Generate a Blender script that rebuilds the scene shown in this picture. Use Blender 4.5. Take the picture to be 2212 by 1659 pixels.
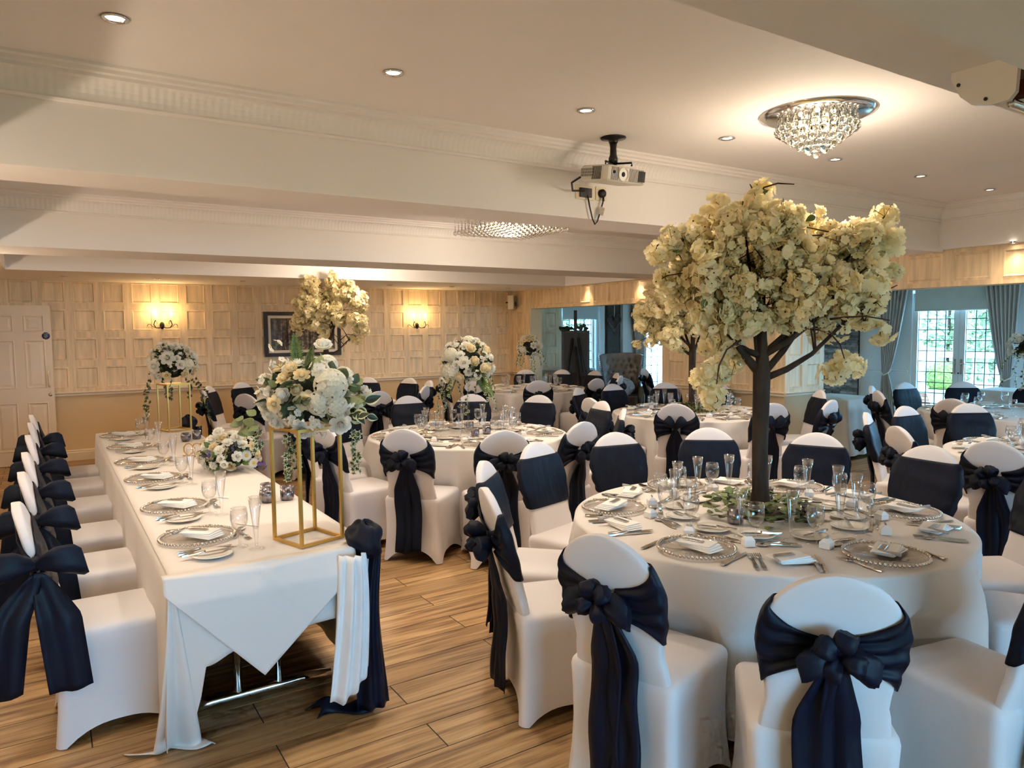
import bpy, math, random
from mathutils import Vector, Matrix
PI = math.pi
rnd = random.Random(11)
for o in list(bpy.data.objects): bpy.data.objects.remove(o)
SC = bpy.context.scene
COL = SC.collection

# ------------------------------------------------------------------ camera
H = 1.66
YAW, PITCH, ROLL, FPX = math.radians(32.659), math.radians(4.2603), math.radians(-.5812), 1567.5
_f = Vector((math.sin(YAW)*math.cos(PITCH), math.cos(YAW)*math.cos(PITCH), -math.sin(PITCH)))
_r = Vector((math.cos(YAW), -math.sin(YAW), 0)); _u = _r.cross(_f)
CR = _r*math.cos(ROLL)+_u*math.sin(ROLL); CU = _u*math.cos(ROLL)-_r*math.sin(ROLL)
cd = bpy.data.cameras.new('camera'); cam = bpy.data.objects.new('camera', cd); COL.objects.link(cam)
cd.sensor_width = 36; cd.sensor_fit = 'HORIZONTAL'; cd.lens = FPX/2212*36; cd.clip_start = .05
mw = Matrix.Identity(4)
for i in range(3): mw[i][0], mw[i][1], mw[i][2] = CR[i], CU[i], -_f[i]
mw[2][3] = H
cam.matrix_world = mw
SC.camera = cam

# ------------------------------------------------------------------ world, sun, exposure
w = bpy.data.worlds.new('world'); SC.world = w; w.use_nodes = True
bg = w.node_tree.nodes['Background']; bg.inputs[0].default_value = (.27, .64, 1, 1); bg.inputs[1].default_value = 25
sd = bpy.data.lights.new('sun', 'SUN'); sd.energy = 4; sd.angle = .02; sd.color = (1, .95, .85)
so = bpy.data.objects.new('sun', sd); COL.objects.link(so); so.rotation_euler = (math.radians(30), math.radians(-12), 0)
SC.view_settings.view_transform = 'Standard'; SC.view_settings.look = 'None'
SC.view_settings.gamma = 1; SC.view_settings.use_curve_mapping = False
SC.view_settings.exposure = -0.03
SC.cycles.caustics_reflective = False; SC.cycles.caustics_refractive = False; SC.cycles.max_bounces = 6; SC.cycles.diffuse_bounces = 4; SC.cycles.glossy_bounces = 3; SC.cycles.transmission_bounces = 6; SC.cycles.transparent_max_bounces = 10; SC.cycles.use_adaptive_sampling = True; SC.cycles.adaptive_min_samples = 12; SC.cycles.adaptive_threshold = .1; SC.cycles.use_light_tree = False
WARM = (1, .84, .66)
def portal(x, y, z, sx, sy, rot):
    l = bpy.data.lights.new('daylight_portal', 'AREA'); l.shape = 'RECTANGLE'; l.size = sx; l.size_y = sy
    l.cycles.is_portal = True
    o = bpy.data.objects.new('daylight_portal', l); COL.objects.link(o); o.location = (x, y, z); o.rotation_euler = rot
portal(12.36, 5.93, 1.15, 1.5, 2.2, (0, PI/2, 0))
portal(12.36, 2.6, 1.15, 3.0, 2.2, (0, PI/2, 0))
portal(8.67, 11.2, 1.5, .85, 1.3, (-PI/2, 0, 0))
portal(10.87, 11.2, 1.1, 1.05, 2.2, (-PI/2, 0, 0))
portal(10.2, -3.58, 1.35, 3.6, 1.7, (PI/2, 0, 0))
portal(1.0, -3.58, 1.32, 3.2, 1.55, (PI/2, 0, 0))
def lamp(kind, name, loc, power, color=WARM, size=.03, rot=None, spot=None, blend=.8, parent=None):
    l = bpy.data.lights.new(name, kind); l.energy = power; l.color = color; l.shadow_soft_size = size
    if spot: l.spot_size = math.radians(spot); l.spot_blend = blend
    o = bpy.data.objects.new(name, l); COL.objects.link(o); o.location = loc
    if rot: o.rotation_euler = rot
    if parent: o.parent = parent
    return o

# ------------------------------------------------------------------ materials
def nt(m):
    m.use_nodes = True; return m.node_tree.nodes, m.node_tree.links
def mat(name, col, rough=.6, metal=0, var=.06, scale=6, bump=0, bscale=80, sheen=0, stretch=None, spec=.5, trans=0, emit=0, sss=0, objrand=0):
    m = bpy.data.materials.new(name); N, L = nt(m); b = N['Principled BSDF']
    b.inputs['Roughness'].default_value = rough; b.inputs['Metallic'].default_value = metal
    b.inputs['Specular IOR Level'].default_value = spec
    if sheen: b.inputs['Sheen Weight'].default_value = sheen
    if trans: b.inputs['Transmission Weight'].default_value = trans
    tc = N.new('ShaderNodeTexCoord'); mp = N.new('ShaderNodeMapping'); L.new(tc.outputs['Object'], mp.inputs[0])
    if stretch: mp.inputs['Scale'].default_value = stretch
    nz = N.new('ShaderNodeTexNoise'); nz.inputs['Scale'].default_value = scale; nz.inputs['Detail'].default_value = 2
    L.new(mp.outputs[0], nz.inputs['Vector'])
    rp = N.new('ShaderNodeValToRGB'); e = rp.color_ramp.elements
    e[0].position = .3; e[1].position = .72
    e[0].color = (*[max(0, c*(1-var)) for c in col], 1); e[1].color = (*[min(1, c*(1+var)) for c in col], 1)
    L.new(nz.outputs['Fac'], rp.inputs[0]); out = rp.outputs[0]
    if objrand:
        oi = N.new('ShaderNodeObjectInfo'); hs = N.new('ShaderNodeHueSaturation'); ma = N.new('ShaderNodeMapRange')
        ma.inputs[3].default_value = 1-objrand; ma.inputs[4].default_value = 1+objrand
        L.new(oi.outputs['Random'], ma.inputs[0]); L.new(ma.outputs[0], hs.inputs['Value']); L.new(out, hs.inputs['Color']); out = hs.outputs[0]
        ad = N.new('ShaderNodeVectorMath'); ad.operation = 'MULTIPLY_ADD'
        cx = N.new('ShaderNodeCombineXYZ')
        for k in range(3): L.new(oi.outputs['Random'], cx.inputs[k])
        ad.inputs[1].default_value = (37, 53, 71); L.new(cx.outputs[0], ad.inputs[0]); L.new(mp.outputs[0], ad.inputs[2]); L.new(ad.outputs[0], nz.inputs['Vector'])
    L.new(out, b.inputs['Base Color'])
    if emit:
        b.inputs['Emission Strength'].default_value = emit; b.inputs['Emission Color'].default_value = (*col, 1)
    if bump:
        n2 = N.new('ShaderNodeTexNoise'); n2.inputs['Scale'].default_value = bscale; n2.inputs['Detail'].default_value = 1
        L.new(mp.outputs[0], n2.inputs['Vector'])
        bp = N.new('ShaderNodeBump'); bp.inputs['Strength'].default_value = bump; bp.inputs['Distance'].default_value = .01
        L.new(n2.outputs['Fac'], bp.inputs['Height']); L.new(bp.outputs[0], b.inputs['Normal'])
    return m
def thin_glass(name, tint=(1, 1, 1), edge=.55, base=.05):
    m = bpy.data.materials.new(name); N, L = nt(m); N.remove(N['Principled BSDF'])
    tr = N.new('ShaderNodeBsdfTransparent'); tr.inputs[0].default_value = (*tint, 1)
    gl = N.new('ShaderNodeBsdfGlossy'); gl.inputs['Roughness'].default_value = .03
    lw = N.new('ShaderNodeLayerWeight'); lw.inputs[0].default_value = .35
    ma = N.new('ShaderNodeMapRange'); ma.inputs[3].default_value = base; ma.inputs[4].default_value = edge
    mx = N.new('ShaderNodeMixShader'); L.new(lw.outputs['Facing'], ma.inputs[0]); L.new(ma.outputs[0], mx.inputs[0])
    L.new(tr.outputs[0], mx.inputs[1]); L.new(gl.outputs[0], mx.inputs[2]); L.new(mx.outputs[0], N['Material Output'].inputs[0])
    return m
def petal(name, col):
    # thin petals let light through
    m = mat(name, col, .75, var=.05, scale=9, objrand=.06); N, L = nt(m); b = N['Principled BSDF']
    tl = N.new('ShaderNodeBsdfTranslucent'); mx = N.new('ShaderNodeMixShader'); mx.inputs[0].default_value = .5
    L.new(b.inputs['Base Color'].links[0].from_socket, tl.inputs[0]); L.new(b.outputs[0], mx.inputs[1]); L.new(tl.outputs[0], mx.inputs[2])
    L.new(mx.outputs[0], N['Material Output'].inputs[0]); return m
def emitter(name, col, s):
    m = bpy.data.materials.new(name); N, L = nt(m); b = N['Principled BSDF']
    b.inputs['Emission Color'].default_value = (*col, 1); b.inputs['Emission Strength'].default_value = s; b.inputs['Base Color'].default_value = (*col, 1)
    return m
M = {}
M['plaster'] = mat('ceiling_paint', (.84, .785, .75), .85, var=.015, scale=2)
M['wallpaint'] = mat('beige_wall_paint', (.68, .50, .29), .8, var=.02, scale=3)
M['bluewall'] = mat('pale_grey_wall_paint', (.74, .75, .75), .8, var=.02, scale=3)
M['trim'] = mat('cream_gloss_trim', (.76, .64, .47), .45, var=.03, scale=5)
M['oak'] = mat('limed_oak', (.75, .555, .335), .55, var=.16, scale=5, stretch=(4, 4, .45), objrand=.035)
M['door'] = mat('cream_door_paint', (.78, .65, .49), .45, var=.02)
M['white'] = mat('white_paint', (.80, .80, .80), .4, var=.02)
M['cover'] = mat('white_spandex', (.70, .655, .65), .5, var=.02, scale=4, sheen=.15, spec=.35)
M['cloth'] = mat('white_linen', (.715, .665, .625), .75, var=.02, scale=3, sheen=.1)
M['organza'] = mat('white_organza', (.80, .79, .79), .6, var=.04, scale=12, sheen=.2)
M['navy'] = mat('navy_satin', (.0026, .0058, .0165), .5, var=.25, scale=14, stretch=(1, 1, .4), sheen=0, spec=.2, bump=.35, bscale=26)
M['gold'] = mat('gold_paint', (.62, .37, .09), .32, .75, var=.08)
M['chrome'] = mat('chrome', (.72, .70, .68), .12, 1, var=.03)
M['silver'] = mat('silver_cutlery', (.66, .62, .57), .16, 1, var=.08, scale=30)
M['bead'] = mat('silver_beads', (.66, .60, .53), .2, 1, var=.1, scale=60)
M['china'] = mat('white_china', (.82, .78, .72), .15, var=.01)
M['napkin'] = mat('napkin_linen', (.86, .83, .79), .8, var=.02)
M['card'] = mat('white_card', (.85, .82, .78), .6, var=.02)
M['tag'] = mat('brushed_tag', (.55, .53, .52), .25, 1, var=.15, scale=40)
M['tassel'] = mat('silver_thread', (.42, .39, .36), .5, .3, var=.2, scale=80)
M['glass'] = thin_glass('drinking_glass')
M['plateglass'] = thin_glass('clear_plate_glass', (.98, .97, .96), .4, .05)
M['pane'] = thin_glass('window_pane', (.97, .99, 1), .35, .02)
M['crystal'] = bpy.data.materials.new('crystal'); _N, _L = nt(M['crystal']); _b = _N['Principled BSDF']
_b.inputs['Transmission Weight'].default_value = 1; _b.inputs['Roughness'].default_value = .02; _b.inputs['Base Color'].default_value = (1, .97, .9, 1)
M['mercury'] = mat('mercury_glass', (.24, .22, .24), .22, .85, var=.6, scale=45)
M['bark'] = mat('dark_bark', (.045, .025, .015), .9, var=.45, scale=20, stretch=(1, 1, .25), bump=.5, bscale=40)
M['twig'] = mat('brown_twig', (.06, .028, .018), .8, var=.3, scale=30)
M['blossom'] = petal('cream_blossom', (.97, .86, .56))
M['blossom_eye'] = mat('blossom_stamen', (.10, .05, .02), .8)
M['leaf'] = mat('leaf_green', (.10, .16, .03), .5, var=.35, scale=18, objrand=.35)
M['darkleaf'] = mat('dark_leaf', (.022, .042, .012), .5, var=.35, scale=20, objrand=.4)
M['eucal'] = mat('eucalyptus', (.17, .20, .075), .6, var=.25, scale=14, objrand=.3)
M['moss'] = mat('moss_green', (.075, .085, .02), .9, var=.5, scale=30)
M['ivyedge'] = mat('ivy_cream_edge', (.55, .55, .33), .6, var=.1)
M['rose'] = petal('white_petal', (.90, .87, .78))
M['cream'] = petal('cream_petal', (.88, .76, .50))
M['hyd'] = petal('hydrangea_petal', (.89, .85, .72))
M['purple'] = mat('purple_petal', (.09, .05, .20), .7, var=.3, scale=20)
M['yellow'] = mat('yellow_centre', (.72, .45, .07), .8, var=.2, scale=50)
M['foam'] = mat('dark_stems', (.012, .016, .007), .9, var=.5, scale=20)
M['black'] = mat('black_metal', (.015, .013, .012), .35, .5, var=.2)
M['blackplastic'] = mat('black_plastic', (.012, .011, .011), .5)
M['projwhite'] = mat('projector_plastic', (.66, .62, .55), .4, var=.02)
M['rubber'] = mat('dark_slot', (.02, .018, .016), .7)
M['lens'] = mat('lens_glass', (.02, .02, .025), .05)
M['grille'] = mat('speaker_grille', (.40, .33, .24), .7, var=.25, scale=120)
M['bulb'] = emitter('bulb_glow', (1, .80, .45), 26)
M['spotglow'] = emitter('downlight_glow', (1, .90, .72), 18)
M['curtain'] = mat('striped_curtain', (.52, .47, .44), .8, var=.2, scale=9, stretch=(3, 14, .05))
M['blind'] = mat('roller_blind', (.66, .68, .66), .8, var=.03)
M['leadcame'] = mat('lead_came', (.03, .035, .05), .6)
M['slate'] = mat('slate_stone', (.24, .22, .205), .8, var=.5, scale=9, bump=.4, bscale=25, objrand=.5)
M['darkwood'] = mat('dark_wood', (.03, .021, .017), .5, var=.3, scale=10, stretch=(5, 5, .6))
M['greyrender'] = mat('dark_grey_panel', (.10, .088, .082), .8, var=.2, scale=20)
M['leather'] = mat('grey_leather', (.16, .125, .10), .3, var=.15, scale=12, bump=.1)
M['cushion'] = mat('crushed_velvet', (.42, .43, .46), .35, var=.45, scale=22, sheen=.4)
M['wicker'] = mat('grey_wicker', (.17, .15, .14), .8, var=.4, scale=40)
M['stone'] = mat('terrace_stone', (.62, .56, .47), .9, var=.12, scale=8, bump=.2)
M['brick'] = mat('red_brick', (.34, .15, .09), .9, var=.25, scale=12)
M['box_green'] = mat('box_bush', (.22, .27, .05), .9, var=.5, scale=25, bump=.6, bscale=30)
M['grass'] = mat('terrace_paving', (.42, .38, .33), .9, var=.15)
M['lawn'] = mat('lawn', (.07, .10, .03), .9, var=.4, scale=30)
M['signblue'] = mat('sign_blue', (.012, .035, .11), .4)
M['grout'] = mat('dark_grout', (.03, .024, .02), .9)
# oak-look porcelain planks: grain runs along X
def plank_mat():
    m = bpy.data.materials.new('oak_plank_tile'); N, L = nt(m); b = N['Principled BSDF']
    tc = N.new('ShaderNodeTexCoord'); oi = N.new('ShaderNodeObjectInfo'); cx = N.new('ShaderNodeCombineXYZ')
    for k in range(3): L.new(oi.outputs['Random'], cx.inputs[k])
    ad = N.new('ShaderNodeVectorMath'); ad.operation = 'MULTIPLY_ADD'; ad.inputs[1].default_value = (31, 17, 5)
    L.new(cx.outputs[0], ad.inputs[0]); L.new(tc.outputs['Object'], ad.inputs[2])
    outs = []
    for sc, st, det in ((3.2, (.55, 9, 1), 3), (22, (.25, 9, 1), 2)):
        mp = N.new('ShaderNodeMapping'); mp.inputs['Scale'].default_value = st; L.new(ad.outputs[0], mp.inputs[0])
        nz = N.new('ShaderNodeTexNoise'); nz.inputs['Scale'].default_value = sc; nz.inputs['Detail'].default_value = det
        nz.inputs['Distortion'].default_value = .6; L.new(mp.outputs[0], nz.inputs['Vector']); outs.append(nz.outputs['Fac'])
    mx = N.new('ShaderNodeMix'); mx.inputs[0].default_value = .24; L.new(outs[0], mx.inputs[2]); L.new(outs[1], mx.inputs[3])
    rp = N.new('ShaderNodeValToRGB'); e = rp.color_ramp.elements; e[0].position = .36; e[1].position = .65
    e[0].color = (.19, .095, .038, 1); e[1].color = (.55, .35, .165, 1)
    k = rp.color_ramp.elements.new(.5); k.color = (.40, .235, .10, 1)
    L.new(mx.outputs[0], rp.inputs[0])
    hs = N.new('ShaderNodeHueSaturation'); ma = N.new('ShaderNodeMapRange'); ma.inputs[3].default_value = .82; ma.inputs[4].default_value = 1.15
    L.new(oi.outputs['Random'], ma.inputs[0]); L.new(ma.outputs[0], hs.inputs['Value']); L.new(rp.outputs[0], hs.inputs['Color'])
    L.new(hs.outputs[0], b.inputs['Base Color']); b.inputs['Roughness'].default_value = .48
    bp = N.new('ShaderNodeBump'); bp.inputs['Strength'].default_value = .08; bp.inputs['Distance'].default_value = .004
    L.new(outs[1], bp.inputs['Height']); L.new(bp.outputs[0], b.inputs['Normal'])
    return m
M['plank'] = plank_mat()
# woodland painting
def paint_mat():
    m = bpy.data.materials.new('woodland_painting'); N, L = nt(m); b = N['Principled BSDF']
    tc = N.new('ShaderNodeTexCoord')
    def noise(st, sc, d=5):
        mp = N.new('ShaderNodeMapping'); mp.inputs['Scale'].default_value = st; L.new(tc.outputs['Object'], mp.inputs[0])
        nz = N.new('ShaderNodeTexNoise'); nz.inputs['Scale'].default_value = sc; nz.inputs['Detail'].default_value = d
        L.new(mp.outputs[0], nz.inputs['Vector']); return nz.outputs['Fac']
    a = noise((7, 1, .55), 3.2); c = noise((1, 1, 1), 26)
    mx = N.new('ShaderNodeMix'); mx.inputs[0].default_value = .4; L.new(a, mx.inputs[2]); L.new(c, mx.inputs[3])
    rp = N.new('ShaderNodeValToRGB'); e = rp.color_ramp.elements; e[0].position = .40; e[1].position = .62
    e[0].color = (.014, .010, .007, 1); e[1].color = (.50, .40, .28, 1)
    k = rp.color_ramp.elements.new(.52); k.color = (.13, .095, .065, 1)
    L.new(mx.outputs[0], rp.inputs[0])
    sp = N.new('ShaderNodeSeparateXYZ'); L.new(tc.outputs['Object'], sp.inputs[0])
    g = N.new('ShaderNodeMapRange'); g.inputs[1].default_value = -.48; g.inputs[2].default_value = -.28; g.inputs[3].default_value = .8; g.inputs[4].default_value = 0
    L.new(sp.outputs['X'], g.inputs[0])
    m2 = N.new('ShaderNodeMix'); m2.data_type = 'RGBA'; L.new(g.outputs[0], m2.inputs[0]); L.new(rp.outputs[0], m2.inputs[6]); m2.inputs[7].default_value = (.12, .15, .20, 1)
    L.new(m2.outputs[2], b.inputs['Base Color']); b.inputs['Roughness'].default_value = .7
    return m
M['painting'] = paint_mat()
# fluted plaster cove: fine upright ribs along the run
def flute_mat():
    m = bpy.data.materials.new('fluted_plaster'); N, L = nt(m); b = N['Principled BSDF']
    b.inputs['Base Color'].default_value = (.84, .795, .76, 1); b.inputs['Roughness'].default_value = .85
    tc = N.new('ShaderNodeTexCoord'); wv = N.new('ShaderNodeTexWave'); wv.inputs['Scale'].default_value = 9.5
    L.new(tc.outputs['Object'], wv.inputs[0])
    bp = N.new('ShaderNodeBump'); bp.inputs['Strength'].default_value = .35; bp.inputs['Distance'].default_value = .006
    L.new(wv.outputs['Fac'], bp.inputs['Height']); L.new(bp.outputs[0], b.inputs['Normal'])
    return m
M['flute'] = flute_mat()

# ------------------------------------------------------------------ mesh helpers
class MB:
    def __init__(s): s.v = []; s.f = []; s.m = []; s.sm = []
    def add(s, v, f, smooth=False, mi=0):
        n = len(s.v); s.v += [tuple(p) for p in v]
        for q in f: s.f.append(tuple(i+n for i in q)); s.m.append(mi); s.sm.append(smooth)
        return s
    def box(s, x0, x1, y0, y1, z0, z1, mi=0):
        v = [(x, y, z) for z in (z0, z1) for y in (y0, y1) for x in (x0, x1)]
        return s.add(v, [(0, 2, 3, 1), (4, 5, 7, 6), (0, 1, 5, 4), (2, 6, 7, 3), (0, 4, 6, 2), (1, 3, 7, 5)], False, mi)
    def rbox(s, x0, x1, y0, y1, z0, z1, r, mi=0, n=3):
        # box with rounded vertical corners and softened top/bottom
        cx, cy = (x0+x1)/2, (y0+y1)/2; pts = []
        for qx, qy, a0 in ((x1-r, y1-r, 0), (x0+r, y1-r, PI/2), (x0+r, y0+r, PI), (x1-r, y0+r, 1.5*PI)):
            for k in range(n+1):
                a = a0+PI/2*k/n; pts.append((qx, qy, math.cos(a), math.sin(a)))
        e = r*.35; rings = []
        for z, d in ((z0, r-e), (z0+e, r), (z1-e, r), (z1, r-e)):
            rings.append([(p[0]+p[2]*d, p[1]+p[3]*d, z) for p in pts])
        return s.loft(rings, True, True, mi, False)
    def loft(s, rings, cap0=True, cap1=True, mi=0, smooth=True, close=True):
        n = len(rings[0]); v = [p for r in rings for p in r]; f = []
        for i in range(len(rings)-1):
            for j in range(n if close else n-1):
                k = (j+1) % n
                f.append((i*n+j, i*n+k, (i+1)*n+k, (i+1)*n+j))
        if cap0: f.append(tuple(range(n-1, -1, -1)))
        if cap1: f.append(tuple((len(rings)-1)*n+j for j in range(n)))
        return s.add(v, f, smooth, mi)
    def lathe(s, prof, n=24, c=(0, 0, 0), mi=0, smooth=True, cap0=False, cap1=False):
        rings = [[(c[0]+r*math.cos(2*PI*j/n), c[1]+r*math.sin(2*PI*j/n), c[2]+z) for j in range(n)] for r, z in prof]
        return s.loft(rings, cap0, cap1, mi, smooth)
    def tube(s, path, r, n=6, mi=0, smooth=True):
        P = [Vector(p) for p in path]; rs = r if isinstance(r, (list, tuple)) else [r]*len(P)
        rings = []; up = Vector((.13, .21, 1)).normalized()
        for i, p in enumerate(P):
            d = (P[min(i+1, len(P)-1)]-P[max(i-1, 0)])
            d = d.normalized() if d.length > 1e-9 else Vector((0, 0, 1))
            a = d.cross(up)
            if a.length < 1e-3: a = d.cross(Vector((1, 0, 0)))
            a.normalize(); b = d.cross(a)
            rings.append([tuple(p+(a*math.cos(2*PI*j/n)+b*math.sin(2*PI*j/n))*rs[i]) for j in range(n)])
        return s.loft(rings, True, True, mi, smooth)
    def grid(s, fn, nu, nv, mi=0, smooth=True, cu=False, cv=False):
        v = [fn(i/(nu if cu else nu-1), j/(nv if cv else nv-1)) for i in range(nu) for j in range(nv)]; f = []
        for i in range(nu if cu else nu-1):
            for j in range(nv if cv else nv-1):
                a, b = (i+1) % nu, (j+1) % nv
                f.append((i*nv+j, a*nv+j, a*nv+b, i*nv+b))
        return s.add(v, f, smooth, mi)
    def sheet(s, fn, nu, nv, t=.003, mi=0):
        # cloth with a real thickness: two skins joined along the rim
        g = [[Vector(fn(i/(nu-1), j/(nv-1))) for j in range(nv)] for i in range(nu)]
        v = []; 
        for sg in (1, -1):
            for i in range(nu):
                for j in range(nv):
                    a = g[min(i+1, nu-1)][j]-g[max(i-1, 0)][j]; b = g[i][min(j+1, nv-1)]-g[i][max(j-1, 0)]
                    n = a.cross(b); n = n.normalized() if n.length > 1e-12 else Vector((0, 0, 1))
                    v.append(tuple(g[i][j]+n*t/2*sg))
        f = []; K = nu*nv
        for i in range(nu-1):
            for j in range(nv-1):
                q = (i*nv+j, (i+1)*nv+j, (i+1)*nv+j+1, i*nv+j+1)
                f.append(q); f.append(tuple(K+x for x in reversed(q)))
        rim = [(i, 0) for i in range(nu)]+[(nu-1, j) for j in range(1, nv)]+[(i, nv-1) for i in range(nu-2, -1, -1)]+[(0, j) for j in range(nv-2, 0, -1)]
        for k in range(len(rim)):
            a = rim[k][0]*nv+rim[k][1]; b = rim[(k+1) % len(rim)]; b = b[0]*nv+b[1]
            f.append((b, a, a+K, b+K))
        return s.add(v, f, True, mi)
    def ball(s, c, r, nu=10, nv=6, mi=0, sq=(1, 1, 1)):
        v = [(c[0], c[1], c[2]-r*sq[2])]; f = []
        for i in range(1, nv):
            a = -PI/2+PI*i/nv
            for j in range(nu):
                b = 2*PI*j/nu; v.append((c[0]+r*sq[0]*math.cos(a)*math.cos(b), c[1]+r*sq[1]*math.cos(a)*math.sin(b), c[2]+r*sq[2]*math.sin(a)))
        v.append((c[0], c[1], c[2]+r*sq[2])); n = len(v)-1
        for j in range(nu):
            k = (j+1) % nu; f.append((0, 1+k, 1+j)); f.append((n, n-nu+j, n-nu+k))
            for i in range(nv-2): f.append((1+i*nu+j, 1+i*nu+k, 1+(i+1)*nu+k, 1+(i+1)*nu+j))
        return s.add(v, f, True, mi)
    def xform(s, mt, start=0):
        for i in range(start, len(s.v)): s.v[i] = tuple(mt @ Vector(s.v[i]))
        return s
    def mesh(s, name, mats):
        me = bpy.data.meshes.new(name); me.from_pydata(s.v, [], s.f)
        for m in (mats if isinstance(mats, (list, tuple)) else [mats]): me.materials.append(M[m] if isinstance(m, str) else m)
        me.polygons.foreach_set('material_index', s.m); me.polygons.foreach_set('use_smooth', s.sm); me.update()
        return me
def ob(name, me, parent=None, loc=(0, 0, 0), rot=(0, 0, 0), sc=None):
    o = bpy.data.objects.new(name, me); COL.objects.link(o); o.location = loc; o.rotation_euler = rot
    if sc: o.scale = sc if isinstance(sc, (tuple, list)) else (sc, sc, sc)
    if parent: o.parent = parent
    return o
def part(name, mb, mats, parent=None, **k): return ob(name, mb.mesh(name, mats), parent, **k)
def tag(o, label, cat, group=None):
    o['label'] = label; o['category'] = cat
    if group: o['group'] = group
    return o
def thing(name, label, cat, loc=(0, 0, 0), rz=0, group=None):
    o = ob(name, None, None, loc, (0, 0, rz)); o.empty_display_size = .05
    return tag(o, label, cat, group)
def struct(o): o['kind'] = 'structure'; return o
def stuff(o): o['kind'] = 'stuff'; return o
def copy_tree(o, parent=None):
    c = o.copy(); COL.objects.link(c); c.parent = parent
    for ch in list(o.children): copy_tree(ch, c)
    return c
def lerp(a, b, t): return a+(b-a)*t
def interp(xs, ys, x):
    if x <= xs[0]: return ys[0]
    for i in range(len(xs)-1):
        if x <= xs[i+1]:
            t = (x-xs[i])/(xs[i+1]-xs[i]); t = t*t*(3-2*t); return lerp(ys[i], ys[i+1], t)
    return ys[-1]
# ================================================================== THE SETTING
WB = 11.11; XR = 7.16; SOF = 2.35; CEI = 2.775; DADO = .90
def to_cam(p):
    d = Vector(p)-Vector((0, 0, H)); z = d.dot(_f)
    return (1106+FPX*d.dot(CR)/z, 829.5-FPX*d.dot(CU)/z, z) if z > .05 else (0, 0, -1)
# floor: grout bed with oak-look plank tiles laid along X
floor = struct(part('floor', MB().box(-1.2, 12.5, -3.7, 11.4, -.12, -.002), 'grout'))
PW, PL, PY0 = .1965, 1.2, 2.497
cand = []
for row in range(-32, 45):
    y0 = PY0+row*PW; off = 1.28 if row % 2 == 0 else .704
    if y0 < -3.4 or y0 > 11.1: continue
    for k in range(-3, 11):
        x0 = off+(k-1)*PL; x1 = min(x0+PL, 12.4); x0 = max(x0, -1.05)
        if x1-x0 < .05: continue
        cx, cy = (x0+x1)/2, y0+PW/2; best = 99
        for qx in (x0, cx, x1):
            q = to_cam((qx, cy, 0))
            if q[2] > 0 and -60 < q[0] < 2270 and q[1] < 1720: best = min(best, q[2])
        cand.append((best, x0, x1, y0))
cand.sort()
cache = {}; rest = MB()
for i, (d, x0, x1, y0) in enumerate(cand):
    g = .0055
    if i < 300 and d < 90:
        k = round(x1-x0, 3)
        if k not in cache: cache[k] = MB().box(-k/2+g/2, k/2-g/2, -PW/2+g/2, PW/2-g/2, -.008, 0).mesh('plank', 'plank')
        ob('plank', cache[k], floor, ((x0+x1)/2, y0+PW/2, 0))
    else: rest.box(x0+g/2, x1-g/2, y0+g/2, y0+PW-g/2, -.008, 0)
stuff(part('plank_field', rest, 'plank', floor))

# walls
def wall(name, boxes, m):
    b = MB()
    for q in boxes: b.box(*q)
    return struct(part(name, b, m))
wall_back = wall('wall_back', [(-1.2, 7.5, WB+.025, WB+.25, -.02, 2.9)], 'wallpaint')
wall_left = wall('wall_left', [(-1.2, -1.0, -3.7, WB+.2, -.02, 2.9)], 'wallpaint')
wall_front = wall('wall_front', [(-1.2, -.6, -3.75, -3.5, -.02, 2.9), (2.6, 8.4, -3.75, -3.5, -.02, 2.9), (12.0, 12.5, -3.75, -3.5, -.02, 2.9), (8.4, 12.0, -3.75, -3.5, -.02, .5), (8.4, 12.0, -3.75, -3.5, 2.2, 2.9), (-.6, 2.6, -3.75, -3.5, -.02, .55), (-.6, 2.6, -3.75, -3.5, 2.1, 2.9)], 'bluewall')
wall_right = wall('wall_right', [(XR+.025, 7.89-.025, 5.33+.025, 7.32, -.02, 2.8), (XR+.025, 7.41, 10.56, WB+.03, -.02, 2.8),
                                 (XR+.025, 7.41, 7.32, 10.56, 2.025, 2.8), (XR+.025, 7.41, -3.5, 5.355, 2.025, 2.8)], 'wallpaint')
# annex (side room)
XA = 12.29
wall_annex_back = wall('wall_annex_back', [(7.5, 8.25, WB+.025, WB+.25, -.02, 2.7), (9.1, 10.35, WB, WB+.25, -.02, 2.7), (11.4, 12.5, WB, WB+.25, -.02, 2.7), (8.25, 9.1, WB, WB+.25, -.02, .84), (8.25, 9.1, WB, WB+.25, 2.15, 2.7), (10.35, 11.4, WB, WB+.25, 2.2, 2.7)], 'bluewall')
wall_annex_side = wall('wall_annex_side', [(XA, XA+.2, 6.68, WB+.2, -.02, 2.7), (XA, XA+.2, 4.1, 5.18, -.02, 2.7), (XA, XA+.2, 5.18, 6.68, 2.25, 2.7),
                                           (XA, XA+.2, -3.7, 1.1, -.02, 2.7), (XA, XA+.2, 1.1, 4.1, 2.25, 2.7), (XA, XA+.2, 1.1, 4.1, -.02, .5)], 'bluewall')
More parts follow.
